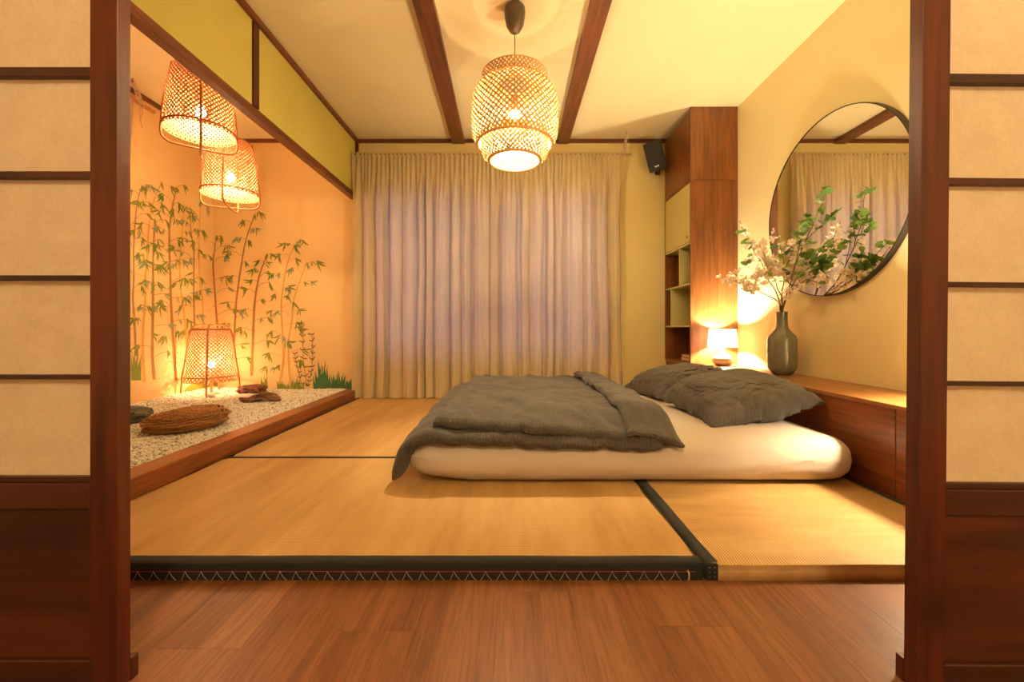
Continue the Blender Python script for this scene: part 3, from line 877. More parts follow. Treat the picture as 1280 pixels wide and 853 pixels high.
def branch(label, via, tip, nl, nb, seed, subs=(), bhi=1.0, big=1.0):
    rn = random.Random(seed)
    root = thing('flowering_branch', mouth, label, 'branch', 'branches in the vase')
    foot = Vector((VX + rn.uniform(-.03, .03), VY + rn.uniform(-.03, .03), LZ + .06))
    neck = mouth + Vector((rn.uniform(-.014, .014), rn.uniform(-.014, .014), 0))
    path = smooth_path([foot, neck, *via, tip], 8)
    path = [p + (Vector((fbm(p * 1, 9), fbm(p + Vector((3, 0, 0)), 9), fbm(p + Vector((0, 5, 0)), 9))) * .010 if i > 8 else Vector((0, 0, 0))) for i, p in enumerate(path)]
    n = len(path)
    sb = MB().tube(path, [.0045 - .0033 * i / n for i in range(n)], 6)
    twigs = [path[n // 3:]]
    for k in range(len(subs)):
        s0, e = subs[k]
        st = path[int(s0 * (n - 1))]
        mid = (st + e) / 2 + Vector((rn.uniform(-.02, .02), rn.uniform(-.02, .02), rn.uniform(0, .02)))
        tw = smooth_path([st, mid, e], 6); sb.tube(tw, [.0022 - .0012 * i / len(tw) for i in range(len(tw))], 5); twigs.append(tw)
    part('stem', sb, M['branch'], root)
    def place(nm, pool, cnt, s0, s1, spread, lo, hi=1.0):
        for k in range(cnt):
            tw = twigs[k % len(twigs)] if rn.random() < .85 else twigs[0]
            q = tw[int((lo + (hi - lo) * rn.random() ** .8) * (len(tw) - 1))]
            p = q + Vector((rn.gauss(0, spread), rn.gauss(0, spread), rn.gauss(0, spread)))
            if p.x > 1.845: p.x = 1.845 - rn.random() * .03
            s = rn.uniform(s0, s1)
            inst(nm, rn.choice(pool), root, p - mouth, (rn.uniform(-1.1, 1.1) + (pi / 2 if nm == 'blossom' and rn.random() < .6 else 0), rn.uniform(-.9, .9), rn.uniform(0, 2 * pi)), (s, s, s))
    if bhi < 1:
        for tw in twigs:
            for q in range(5):
                i = len(tw) - 1 - q * 2; sc = rn.uniform(.034, .052) * big
                if i > 0: inst('leaf', rn.choice(LEAF), root, tw[i] - mouth + Vector((rn.gauss(0, .008), rn.gauss(0, .012), rn.gauss(0, .008))), (rn.uniform(-1, 1), rn.uniform(-.8, .8), rn.uniform(0, 6.28)), (sc, sc, sc))
    place('leaf', LEAF, int(nl * .95), .038 * big, .064 * big, .014, .35)
    place('blossom', BLOS, int(nb * 1.35), .021, .031, .017, .30 if bhi == 1 else 0, bhi)
    return root
P = px3
branch('blossom-heavy branch reaching farthest left, low over the table lamp', [P(955, 368, 2.66), P(930, 355, 2.65)], P(905, 347, 2.65), 2, 44, 1, [(.62, P(915, 338, 2.7)), (.6, P(932, 365, 2.6)), (.55, P(940, 340, 2.62))])
branch('thin branch rising steeply left, blossoms up to its twig tip by the cabinet', [P(962, 350, 2.68), P(945, 318, 2.7)], P(925, 276, 2.72), 9, 30, 2, [(.7, P(938, 298, 2.66)), (.7, P(932, 330, 2.7))])
branch('short upright branch with dark green leaves in the middle of the bunch', [P(978, 360, 2.62), P(980, 330, 2.58)], P(972, 288, 2.56), 11, 16, 3, [(.7, P(990, 305, 2.5)), (.65, P(962, 315, 2.6))])
branch('tallest leafy branch rising in front of the mirror', [P(988, 350, 2.5), P(1008, 300, 2.36)], P(1034, 234, 2.25), 17, 8, 4, [(.7, P(1012, 270, 2.32)), (.78, P(1048, 262, 2.24)), (.6, P(1002, 285, 2.4))], bhi=.30, big=.95)
branch('leafy branch leaning towards the doorway with large bright leaves', [P(992, 355, 2.45), P(1015, 330, 2.3)], P(1046, 300, 2.15), 15, 14, 5, [(.7, P(1040, 325, 2.2)), (.6, P(1020, 312, 2.3))], bhi=.6, big=1.15)
branch('low branch with blossoms and leaves bending right, just over the mirror rim', [P(990, 362, 2.5), P(1012, 348, 2.36)], P(1040, 340, 2.22), 8, 24, 6, [(.7, P(1030, 355, 2.3)), (.6, P(1008, 335, 2.36))])
branch('blossom-covered branch left of the leafy ones, in front of the wall', [P(970, 355, 2.55), P(960, 335, 2.45)], P(950, 305, 2.4), 6, 36, 7, [(.7, P(965, 325, 2.45)), (.6, P(945, 345, 2.45)), (.6, P(985, 340, 2.45))])

# ============================== lamps ==============================
def lattice(prof, N, w, th, angle=1.0, seg=44, joff=.0012, mb=None):
    """woven split-bamboo wall: two families of helical strips on a surface of revolution (r,z) profile"""
    P_ = smooth_path([(r_, 0, z_) for r_, z_ in prof], 8)
    # resample by arc length
    L = [0]
    for i in range(1, len(P_)): L.append(L[-1] + (P_[i] - P_[i - 1]).length)
    tot = L[-1]; rs = []; j = 0
    for k in range(seg + 1):
        s = tot * k / seg
        while j < len(L) - 2 and L[j + 1] < s: j += 1
        t = (s - L[j]) / max(1e-9, L[j + 1] - L[j]); rs.append(P_[j].lerp(P_[j + 1], t))
    th_ = [0]
    for k in range(1, seg + 1):
        rm = (rs[k].x + rs[k - 1].x) / 2; th_.append(th_[-1] + (tot / seg) * angle / rm)
    b = mb or MB()
    for sg in (-1, 1):
        for q in range(N):
            a0 = 2 * pi * (q + .25 * (sg > 0)) / N
            pts = []
            for k in range(seg + 1):
                a = a0 + sg * th_[k]
                o = joff * sg * sin(k * 1.9 + q * pi)
                r_ = rs[k].x + o
                pts.append(Vector((r_ * cos(a), r_ * sin(a), rs[k].z)))
            vs = []; fs = []
            for k, p in enumerate(pts):
                t = (pts[min(k + 1, seg)] - pts[max(k - 1, 0)]).normalized()
                d = (rs[min(k + 1, seg)] - rs[max(k - 1, 0)]); nr = Vector((d.z, 0, -d.x)).normalized()
                a = a0 + sg * th_[k]
                nn = Vector((nr.x * cos(a), nr.x * sin(a), nr.z)); sd = t.cross(nn).normalized()
                for e, f in ((-1, -1), (1, -1), (1, 1), (-1, 1)): vs.append(p + sd * (e * w / 2) + nn * (f * th / 2))
            for k in range(seg):
                for e in range(4):
                    a_ = k * 4 + e; c_ = k * 4 + (e + 1) % 4; fs.append((a_, c_, c_ + 4, a_ + 4))
            b.add(vs, fs)
    return b
def sphere(c, r_, mb=None, sz=1.0, n=20, m=12):
    b = mb or MB()
    b.lathe([(max(1e-4, r_ * sin(pi * k / m)), -r_ * cos(pi * k / m) * sz) for k in range(m + 1)], c, n, capb=False); return b
def bulb_area(r_): return 4 * pi * r_ * r_

# --- big pendant
PX, PY = (643.5 - CX) / F * 2.35, 2.35
r = thing('pendant_lamp', (PX, PY, ZC), 'large tiered woven bamboo pendant lamp hanging from the middle of the ceiling', 'pendant lamp')
part('ceiling_cup', MB().lathe([(.012, -.150), (.016, -.148), (.030, -.140), (.050, -.105), (.059, -.060), (.0615, -.030), (.058, -.006), (.052, 0)], (PX, PY, ZC), 36, capb=True, capt=True), M['brown_plastic'], r)
part('cable', MB().tube([(PX, PY, ZC - .148), (PX, PY, 2.05)], .003, 6), M['cord'], r)
part('bulb_base', MB().lathe([(.0315, 1.972), (.0315, 1.985), (.028, 2.0), (.020, 2.015)], (PX, PY, 0), 28, capb=False), M['white'], r)
part('socket', MB().lathe([(.018, 2.0), (.021, 2.003), (.021, 2.055), (.015, 2.075), (.004, 2.08)], (PX, PY, 0), 20), M['brown_plastic'], r)
BR = .030
pend_bulb = emit('pendant_bulb_glow', C_PEND, PEND_W, bulb_area(BR))
part('bulb', sphere((PX, PY, 1.962), BR, sz=1.15), pend_bulb, r)
b = MB()
lattice([(.188, 2.180), (.184, 2.155), (.176, 2.128)], 50, .0070, .0012, 1.0, 10, mb=b)
lattice([(.176, 2.126), (.208, 2.108), (.236, 2.070), (.250, 2.010), (.253, 1.940), (.251, 1.875), (.241, 1.820), (.220, 1.782)], 52, .0088, .0012, 1.0, 44, mb=b)
lattice([(.176, 2.127), (.130, 2.131), (.086, 2.134)], 50, .0050, .0012, .8, 12, mb=b)
b.xf(Matrix.Translation((PX, PY, 0)))
part('woven_outer_shade', b, M['rattan'], r, kind='stuff')
b = MB()
lattice([(.192, 1.835), (.194, 1.770), (.189, 1.725), (.170, 1.700), (.150, 1.690)], 46, .0080, .0012, 1.0, 26, mb=b)
b.xf(Matrix.Translation((PX, PY, 0)))
part('woven_inner_shade', b, M['rattan'], r, kind='stuff')
for z_, r_, t_ in ((2.180, .188, .003), (2.127, .176, .0035), (1.783, .218, .0075), (1.836, .192, .003), (1.690, .149, .0075)):
    part('rim_hoop', MB().torus((PX, PY, z_), r_, t_, 64), M['rattan_rim'], r)
b = MB()
for k in range(3):
    a = 2 * pi * k / 3 + .4; b.tube([(PX + .02 * cos(a), PY + .02 * sin(a), 2.03), (PX + .18 * cos(a), PY + .18 * sin(a), 2.126)], .0015, 5)
for k in range(6):
    a = 2 * pi * k / 6 + .2; b.tube([(PX + .190 * cos(a), PY + .190 * sin(a), 1.835), (PX + .243 * cos(a), PY + .243 * sin(a), 1.830)], .0015, 5)
part('wire_spider', b, M['metal'], r, kind='stuff')

# --- tapered lanterns in the alcove (two hang, one stands)
LB, LT, LH = .190, .140, .400
def lantern(name, loc, rotz, label, cat, hang, bulb_mat, rim_h, group=None):
    """local origin at centre of bottom hoop"""
    r = thing(name, loc, label, cat, group, rot=(0, 0, rotz))
    H = rim_h
    b = lattice([(LB + .006, -.022), (LB, 0), (LB - .006, .05), (LT + .04, H * .6), (LT + .008, H * .93), (LT - .01, H)], 44, .0078, .0012, .95, 34)
    part('woven_shade', b, M['rattan_red'], r, local=True, kind='stuff')
    part('shade_hoop', MB().torus((0, 0, 0), LB + .004, .0045, 56), M['rod_red'], r, local=True)
    part('shade_hoop', MB().torus((0, 0, H), LT - .008, .006, 48), M['rod_red'], r, local=True)
    return r
def lantern_hang(loc, rotz, label, mat_b):
    r = lantern('woven_pendant_lantern', loc, rotz, label, 'pendant lamp', True, mat_b, LH, 'hanging lanterns in the alcove')
    # bent bamboo loops: two U frames crossing underneath
    for a in (0, pi / 2):
        u = Vector((cos(a), sin(a), 0)); z = Vector((0, 0, 1))
        pts = [u * (LT + .004) + z * LH, u * (LB - .018 + .01) + z * LH * .45, u * (LB + .008), u * (LB + .008) - z * .07, u * (LB - .01) - z * .102, u * (LB - .055) - z * .118, u * 0 - z * (.120 + (.006 if a else 0)),
               -u * (LB - .055) - z * .118, -u * (LB - .01) - z * .102, -u * (LB + .008) - z * .07, -u * (LB + .008), -u * (LB - .018 + .01) + z * LH * .45, -u * (LT + .004) + z * LH]
        part('bent_frame', MB().tube(smooth_path(pts, 6), .0065, 8), M['rod_red'], r, local=True)
    top = ZC - loc[2]
    part('cable', MB().tube([(0, 0, LH * .42), (0, 0, top - .03)], .003, 6), M['white_cord'], r, local=True)
    part('socket', MB().lathe([(.018, 0), (.021, .004), (.020, .05), (.006, .065)], (0, 0, LH * .30 + .028), 18), M['white'], r, local=True)
    part('ceiling_cup', MB().lathe([(.008, -.035), (.035, -.03), (.045, 0)], (0, 0, top), 24, capt=True), M['white'], r, local=True)
    b = MB()
    for k in range(3):
        a = 2 * pi * k / 3; b.tube([(.02 * cos(a), .02 * sin(a), LH * .42), ((LT - .01) * cos(a), (LT - .01) * sin(a), LH)], .0014, 5)
    part('wire_spider', b, M['metal'], r, local=True, kind='stuff')
    part('bulb', sphere((0, 0, LH * .30), .030, sz=1.1), mat_b, r, local=True)
    return r
alc_bulb = emit('alcove_bulb_glow', C_ALC, ALC_W, bulb_area(.030))
floor_bulb = emit('standing_lantern_glow', C_ALC, FLOOR_W, bulb_area(.026))
lantern_hang((-2.055, 2.66, 2.018), R(38), 'nearer and higher of the two hanging woven lanterns in the alcove', alc_bulb)
lantern_hang((-2.235, 3.20, 1.790), R(20), 'farther and lower of the two hanging woven lanterns in the alcove', alc_bulb)
# standing lantern
GZ = .118
fx, fy = -2.735, 3.665
r = thing('standing_lantern', (fx, fy, GZ), 'lit woven lantern standing on three legs on the gravel, before the mural', 'floor lamp')
zb = .168
b = lattice([(LB + .010, zb - .045), (LB + .004, zb), (LB - .010, zb + .06), (LT + .035, zb + .26), (LT + .014, zb + .38), (LT - .004, zb + .42)], 36, .0086, .0012, .95, 34)
part('woven_shade', b, M['rattan_red'], r, local=True, kind='stuff')
part('shade_hoop', MB().torus((0, 0, zb), LB + .008, .005, 56), M['rod_red'], r, local=True)
part('shade_hoop', MB().torus((0, 0, zb + .42), LT - .004, .011, 48), M['rod_red'], r, local=True)
for ang in (-62, 22, 205, 112):
    a = R(ang); u = Vector((cos(a), sin(a), 0)); z = Vector((0, 0, 1))
    pts = [u * .03 + z * .632, u * .09 + z * .630, u * (LT - .015) + z * .612, u * (LT + .018) + z * .55, u * (LB - .003) + z * .33, u * (LB + .020) + z * zb, u * (LB + .032) + z * .0]
    part('leg', MB().tube(smooth_path(pts, 6), .0075, 8), M['rod_red'], r, local=True)
part('lamp_pole', MB().tube([(0, 0, .01), (0, 0, .22)], .011, 10).lathe([(.06, .0), (.06, .012), (.012, .016)], n=24), M['rattan_rim'], r, local=True)
part('socket', MB().lathe([(.019, .2), (.021, .21), (.019, .245)], n=18, capt=True), M['white'], r, local=True)
part('bulb', sphere((0, 0, .272), .026), floor_bulb, r, local=True)
b = MB().tube(smooth_path([(.012, -.02, .22), (.05, -.10, .12), (.06, -.16, .05), (.07, -.17, .02), (.02, -.2, .012), (-.08, -.17, .014), (-.13, -.10, .03), (-.12, -.02, .02), (-.02, -.06, .015), (.06, -.10, .02), (.12, -.17, .02)], 6), .0032, 6)
part('power_cord', b, M['white_cord'], r, local=True)
part('plug', sphere((.13, -.17, .022), .028, sz=.8), M['white'], r, local=True, label='round white cord dimmer')

# --- table lamps on the ledge
table_bulb = emit('table_bulb_glow', C_TABLE, TABLE_W, bulb_area(.022))
def table_lamp(loc, label, bm):
    r = thing('table_lamp', loc, label, 'table lamp', 'table lamps on the ledge')
    part('lamp_base', MB().lathe([(.045, 0), (.052, .003), (.070, .020), (.079, .042), (.075, .062), (.052, .085), (.028, .104), (.016, .125), (.012, .150)], n=40, capt=True), M['lampbase'], r, local=True)
    n = .152
    s = MB().lathe([(.114, n), (.101, n + .148), (.0998, n + .148), (.1128, n)], n=48, capb=False)
    part('lamp_shade', s, M['shade'], r, local=True)
    b = MB().tube([(0, 0, .148), (0, 0, n + .03)], .008, 8)
    for k in range(3):
        a = 2 * pi * k / 3; b.tube([(0, 0, n + .03), (.108 * cos(a), .108 * sin(a), n + .03)], .0015, 5)
    part('socket', b, M['white'], r, local=True)
    part('bulb', sphere((0, 0, n + .080), .022, sz=1.2), bm, r, local=True)
    return r
t1 = table_lamp((1.705, 3.285, LZ), 'small table lamp with white cone shade beside the tall cabinet', table_bulb)
part('power_cord', MB().tube(smooth_path([(.045, .02, .008), (.085, .03, .006), (.12, -.01, .005), (.15, .03, .004), (.18, .02, .004)], 6), .003, 6), M['white_cord'], t1, local=True)
t2 = table_lamp((1.70, 1.42, LZ), 'table lamp on the near end of the ledge, glowing behind the right door paper', emit('near_table_bulb_glow', C_TABLE, 88.0, bulb_area(.022 * 1.28)))
t2.scale = (1.28, 1.28, 1.28)

# --- front room ceiling lamp (behind the photographer)
r = thing('globe_ceiling_lamp', (.3, -1.0, ZC), 'white globe ceiling lamp in the front room behind the camera', 'ceiling lamp')
part('stem', MB().tube([(.3, -1.0, ZC), (.3, -1.0, 2.35)], .012, 10), M['white'], r)
part('globe', sphere((.3, -1.0, 2.24), .12, n=32, m=16), emit('front_globe_glow', C_FRONT, FRONT_W, bulb_area(.12)), r)

# ============================== curtains ==============================
def curtain(name, x0, x1, seed, label, ztop, zbot, mat_):
    rn = random.Random(seed); r = thing(name, ((x0 + x1) / 2, 3.87, ztop), label, 'curtain')
    # irregular fold boundaries
    folds = [0]
    while folds[-1] < 1: folds.append(folds[-1] + rn.uniform(.085, .20) / (x1 - x0))
    s_ = folds[-1]; folds = [f / s_ for f in folds]
    amp = [rn.uniform(.55, 1.0) for _ in folds]; lean = [rn.uniform(-.5, .5) for _ in folds]
    g = [0]
    while g[-1] < 1: g.append(g[-1] + rn.uniform(.030, .052) / (x1 - x0))
    s_ = g[-1]; g = [f / s_ for f in g]
    def wave(fs, am, u):
        for i in range(len(fs) - 1):
            if u <= fs[i + 1] or i == len(fs) - 2:
                t = (u - fs[i]) / (fs[i + 1] - fs[i]); return (am[i % len(am)] * (1.9 * abs(sin(pi * t)) ** .62 - 1.1) if len(am) > 4 else am[i % 4] * sin(2 * pi * t)), i, t
    def fn(u, v):
        z = ztop + (zbot - ztop) * v
        d = (ztop - z)
        w1, i, t = wave(folds, amp, u)
        w2, _, _ = wave(g, [1, .6, .85, .7], u)
        k = sm(.06, .55, d)
        drift = .022 * fbm((u * 4, v * 1.2, seed), 1.2) * sm(0, .6, d)
        low = sm(.9, 2.2, d)
        wf = .048 * k * w1 + .014 * (1 - .72 * k) * w2 + .012 * low * fbm((u * 9, v * 1.5, seed + 4), 1.2)
        X = x0 + (x1 - x0) * u + drift + .030 * k * cos(2 * pi * t) * lean[i]
        X = max(min(X, x1 + .012), x0 - .002)
        if d < .045: wf = .0135 * w2 * .7 + .004 * sin(u * 900)
        pinch = math.exp(-((d - .045) / .012) ** 2) * .006
        Y = 3.862 - wf + pinch + .004 * fbm((X * 8, 0, z * 3), 1.5)
        zz = z
        if v > .985: zz = zbot + .006 * abs(fbm((u * 30, 0, seed), 1))
        if v == 0: zz = ztop + .004 * w2
        # hem rests and breaks slightly on the mat
        Y -= .020 * sm(.93, 1.0, v) * (.5 + .5 * fbm((u * 12, 1, seed), 1))
        return (X, min(Y, 3.965), zz)
    b = MB().grid(fn, 460, 70)
    o = part('curtain_cloth', b, mat_, r)
    # bottom hem band
    return r
curtain('curtain', -1.546, -.222, 3, 'left linen curtain panel, from the alcove corner to the gap behind the pendant lamp', 2.402, MZ + .004, M['curtain'])
curtain('curtain', -.214, 1.045, 8, 'right linen curtain panel, ending near the wall speaker', 2.402, MZ + .004, M['curtain'])
r = thing('curtain_rod', (-.2, 3.875, 2.385), 'thin wooden curtain rod poking out right of the linen curtains', 'curtain rod')
part('rod', MB().tube([(-1.546, 3.875, 2.388), (1.135, 3.875, 2.388)], .010, 10), M['rod'], r)
def rope(name, hook, low, label, sw):
    r = thing(name, hook, label, 'rope')
    b = MB(); h = Vector(hook); l = Vector(low); rn = random.Random(int(abs(hook[0]) * 100))
    up = Vector((0, 0, 1))
    b.tube([h, h - up * .01, l + up * .03 + Vector(sw) * .6], .0035, 6)
    b.tube(smooth_path([h + Vector(sw) * .3, h * .6 + l * .4 + Vector(sw) * 1.3, l + Vector(sw), l - up * .015, l - Vector(sw) * .8, h * .5 + l * .5 - Vector(sw) * .7, h], 6), .0035, 6)
    # chain of knots
    for k in range(5):
        q = h.lerp(l, .35 + .14 * k); b.torus(tuple(q), .010, .0035, 12, 6)
    b.tube(smooth_path([l - up * .01, l - up * .06 + Vector(sw) * .4, l - up * .11 - Vector(sw) * .3, l - up * .17 + Vector(sw) * .3], 6), .0028, 6)
    b.tube(smooth_path([l - up * .01, l - up * .05 - Vector(sw) * .8, l - up * .10 - Vector(sw) * .5, l - up * .13 - Vector(sw)], 6), .0028, 6)
    part('rope_strands', b, M['rope'], r)
    hk = MB().tube([h + up * (ZC - h.z), h + up * .01], .0035, 6).torus(tuple(h), .008, .0025, 12, 6)
    part('ceiling_hook', hk, M['metal'], r)
rope('hanging_rope', (1.075, 3.82, ZC - .02), (1.06, 3.868, 2.36), 'knotted jute rope hung from a ceiling hook, carrying the curtain rod end', (.012, 0, 0))
# alcove side curtain
def fn(u, v):
    z = 2.45 + (.16 - 2.45) * v; Y = 2.15 + (3.075 - .045 * sm(0, .6, v) - 2.15) * u
    return (-2.885 + .020 * sin(u * 60 + 1.5 * sin(v * 3)) * (.5 + .5 * sm(0, .2, v)), Y, z)
r = thing('curtain', (-2.885, 2.6, 2.45), 'pinkish curtain edge at the left alcove wall, just beside the door frame', 'curtain')
part('curtain_cloth', MB().grid(fn, 160, 30), M['alc_curtain'], r)
r = thing('curtain_rod', (-2.885, 2.7, 2.455), 'short wooden rod end sticking out past the pinkish alcove curtain', 'curtain rod')
part('rod', MB().tube([(-2.885, 2.1, 2.455), (-2.885, 3.25, 2.455)], .013, 10), M['rod_red'], r)
rope('hanging_rope', (-2.84, 3.02, ZC - .02), (-2.868, 3.12, 2.44), 'reddish looped rope hung from a hook in the alcove ceiling, left of the lanterns', (0, .022, 0))

# ============================== wall speaker ==============================
sp = thing('wall_speaker', (1.36, 3.84, 2.355), 'small black speaker tilted high in the corner between curtain and cabinet', 'speaker')
sw_, sh_, sd_ = .15, .265, .12
rotS = Matrix.Translation((1.355, 3.845, 2.357)) @ Matrix.Rotation(R(-12), 4, 'Y') @ Matrix.Rotation(R(-30), 4, 'Z') @ Matrix.Rotation(R(14), 4, 'X')
part('speaker_body', MB().box(-sw_ / 2, sw_ / 2, -sd_ / 2, sd_ / 2, -sh_ / 2, sh_ / 2, b=.003).xf(rotS), M['speaker_side'], sp, smooth=False)
part('speaker_grille', MB().box(-sw_ / 2 + .002, sw_ / 2 - .002, -sd_ / 2 - .010, -sd_ / 2, -sh_ / 2 + .002, sh_ / 2 - .002, b=.003).xf(rotS), M['black'], sp, smooth=False)
lg = MB()
for k, (a, w, h_) in enumerate(((-.016, .008, .013), (-.005, .008, .009), (.005, .007, .009), (.014, .006, .014))):
    lg.box(a, a + w, -sd_ / 2 - .0125, -sd_ / 2 - .010, -.100, -.100 + h_)
part('logo', lg.xf(rotS), plain('pale_logo', (.8, .74, .6), .5), sp, smooth=False, label='small pale logo')
part('wall_bracket', MB().tube([(1.40, 3.88, 2.30), (1.425, 3.96, 2.275), (1.43, 3.998, 2.27)], .010, 8).box(1.405, 1.455, 3.985, 3.999, 2.235, 2.305, b=.002), M['brown_plastic'], sp)

# ============================== gravel bed ==============================
def gz(x, y):
    return GZ + .006 * fbm((x * 2.5, y * 2.5, 0), 1.2) + .02 * sm(-2.55, -2.97, x) * sm(2.6, 3.6, y)
def bed(u, v):
    x = XL + u * (-1.611 - XL); y = .96 + v * (YB - .0065 - .96); return (x, y, gz(x, y) - .010)
b = MB().grid(bed, 50, 90)
b.box(XL, -1.611, .96, YB - .0065, -.012, .06)
gb = struct('floor_gravel_bed', b, M['gravelbed'], smooth=True)
rn = random.Random(6)
ico = []
for z, rr_, n_, ph in ((-1, 0, 1, 0), (-.45, .89, 5, 0), (.45, .89, 5, .628), (1, 0, 1, 0)):
    for k in range(n_):
        a = 2 * pi * k / 5 + ph; ico.append((rr_ * cos(a), rr_ * sin(a), z))
icf = [(0, 2, 1), (0, 3, 2), (0, 4, 3), (0, 5, 4), (0, 1, 5), (1, 2, 6), (2, 7, 6), (2, 3, 7), (3, 8, 7), (3, 4, 8), (4, 9, 8), (4, 5, 9), (5, 10, 9), (5, 1, 10), (1, 6, 10), (6, 7, 11), (7, 8, 11), (8, 9, 11), (9, 10, 11), (10, 6, 11)]
b = MB(); cnt = 0
while cnt < 30000:
    x = rn.uniform(XL + .01, -1.618); y = rn.uniform(1.45, YB - .015)
    if -x > y * 1.02: continue                       # outside anything the doorway shows
    s = rn.uniform(.0050, .0098) * (1.25 if rn.random() < .1 else 1)
    sx, sy, sz = s * rn.uniform(.8, 1.3), s * rn.uniform(.6, 1.0), s * rn.uniform(.5, .8)
    a = rn.uniform(0, 2 * pi); ca, sa = cos(a), sin(a); tl = rn.uniform(-.5, .5)
    z = gz(x, y) - .006 + rn.uniform(0, .007)
    vs = []
    for p in ico:
        j = .78 + .44 * rn.random()
        X, Y, Z = p[0] * sx * j, p[1] * sy * j, p[2] * sz * j; Z += X * tl
        vs.append((x + X * ca - Y * sa, y + X * sa + Y * ca, z + Z))
    b.add(vs, icf); cnt += 1
o = part('gravel', b, M['gravel'], None, smooth=False)
tag(o, 'bed of small white stone chips filling the alcove floor behind the wooden kerb', 'gravel', kind='stuff')

# --- stones
def stone(name, loc, s, rotz, seed, mat_, label, rough=.25, layers=0, flat=None):
    r = thing(name, loc, label, 'stone', rot=(0, 0, rotz))
    b = MB(); n, m = 44, 26
    def fn(u, v):
        a = 2 * pi * u; t = pi * v
        d = Vector((sin(t) * cos(a), sin(t) * sin(a), -cos(t)))
        d2 = Vector((math.copysign(abs(d.x) ** .7, d.x), math.copysign(abs(d.y) ** .7, d.y), math.copysign(abs(d.z) ** (.6), d.z)))
        k = 1 + rough * fbm(d * 1.4 + Vector((seed, 0, 0)), 1.1, 4) + rough * .4 * mn.cell(d * 3 + Vector((seed, 1, 0)))
        p = Vector((d2.x * s[0] * k, d2.y * s[1] * k, d2.z * s[2] * (1 + rough * .5 * fbm(d * 2, 1.3))))
        if layers:
            q = p.z / s[2]; st = round(q * layers) / layers
            f = 1 + .08 * sin(st * 17 + seed); p.x *= f; p.y *= f
        if flat: p = flat(p)
        return tuple(p + Vector((0, 0, s[2] * .9)))
    b.grid(fn, n, m, cu=True)
    part('stone_body', b, mat_, r, local=True)
    return r
stone('stone', (-2.415, 3.75, GZ + .002), (.120, .075, .038), R(8), 3, M['rock_red'], 'angular rust-brown stone behind the knobbly one, beside the standing lantern', .35)
def drift(p):
    p.z += .016 * sin(p.x * 26 + 1) + .01; p.y += .02 * sin(p.x * 14); return p
stone('stone', (-2.05, 3.30, GZ - .002), (.118, .048, .027), R(-6), 9, M['rock_drift'], 'long knobbly brown stone in front of the angular one', .5, flat=drift)
stone('stone', (-2.545, 2.56, GZ), (.19, .14, .052), R(-14), 14, M['slate'], 'flat layered grey slate stone half hidden by the left door', .20, layers=3)

# --- woven seagrass cushion
PXc, PYc = -1.945, 2.42
r = thing('woven_floor_cushion', (PXc, PYc, GZ + .006), 'round braided seagrass floor cushion lying on the white gravel', 'cushion', rot=(R(0), R(-3), R(15)))
b = MB(); Ro, Hh = .203, .120
prof = []
K = 34                                       # braid rows from underside to the centre of the top
for k in range(K + 1):
    t = k / K
    if t < .42:
        a = -pi / 2 + pi * (t / .42); prof.append((Ro - .060 + .060 * cos(a), (Hh - .016) / 2 + ((Hh - .016) / 2 - .005) * sin(a)))
    else:
        q = (t - .42) / .58; prof.append(((Ro - .060) * (1 - q) + .006 * q, Hh - .021 + .016 * sin(q * pi / 2)))
pts = []; rad = []
tot = 0
for k in range(K):
    (r0, z0), (r1, z1) = prof[k], prof[k + 1]
    n = max(14, int(r0 * 420))
    for i in range(n):
        t = i / n; a = 2 * pi * t + k * .7
        rr_ = r0 + (r1 - r0) * t; zz = z0 + (z1 - z0) * t
        wob = .0015 * fbm((cos(a) * 2, sin(a) * 2, k), 1.1)
        bulge = 1 + .05 * cos(a * 2 + .6)
        left = sm(.3, -1, cos(a - 0)) * 0
        x_, y_ = (rr_ + wob) * bulge * cos(2 * pi * t), (rr_ + wob) * bulge * .96 * sin(2 * pi * t)
        zf = 1 - .10 * sm(.2, -1.0, x_ / Ro) * (zz / Hh)
        pts.append((x_, y_, zz * zf + .002 * fbm((x_ * 9, y_ * 9, 0), 1)))
        rad.append(.0050 + .0022 * sin(i * 1.35 + k) + .0012 * rn.random())
b.tube(pts, rad, 7)
part('braid', b, M['seagrass'], r, local=True)
part('filling', MB().lathe([(.02, .010), (Ro - .060, .008), (Ro - .018, Hh * .4), (Ro - .060, Hh * .70), (.02, Hh * .80)], n=40, capt=True), M['seagrass'], r, local=True)

# ============================== painted bamboo mural ==============================
MY_, MXl = YB - .0065, XL
def wall_pt(px, py):
    """photo position of a brush mark -> (u, z) on its wall; u runs along the wall. side 'b' back / 'l' left"""
    if px >= 266: D = MY_; return ('b', (px - CX) / F * D, EYE + (CY - py) / F * D)
    D = F * -MXl / (CX - px); return ('l', D, EYE + (CY - py) / F * D)
lay = [0]
def to3(side, u, z, h): return (u, MY_ - h, z) if side == 'b' else (MXl + h, u, z)
def stroke(mb, side, pts, w, h, mi=0):
    vs = []; n = len(pts)
    for i, (u, z) in enumerate(pts):
        a = pts[max(i - 1, 0)]; c = pts[min(i + 1, n - 1)]
        d = Vector((c[0] - a[0], c[1] - a[1])); d = d.normalized() if d.length > 1e-9 else Vector((0, 1))
        ww = (w[i] if isinstance(w, list) else w) / 2
        vs.append(to3(side, u - d.y * ww, z + d.x * ww, h)); vs.append(to3(side, u + d.y * ww, z - d.x * ww, h))
    fs = [(2 * i, 2 * i + 2, 2 * i + 3, 2 * i + 1) for i in range(n - 1)]
    if side == 'b': fs = [f[::-1] for f in fs]
    mb.add(vs, fs, mi)
LEAFC = [plain('paint_olive', (.22, .23, .03), .85), plain('paint_sage', (.24, .30, .17), .85), plain('paint_green', (.13, .21, .035), .85)]
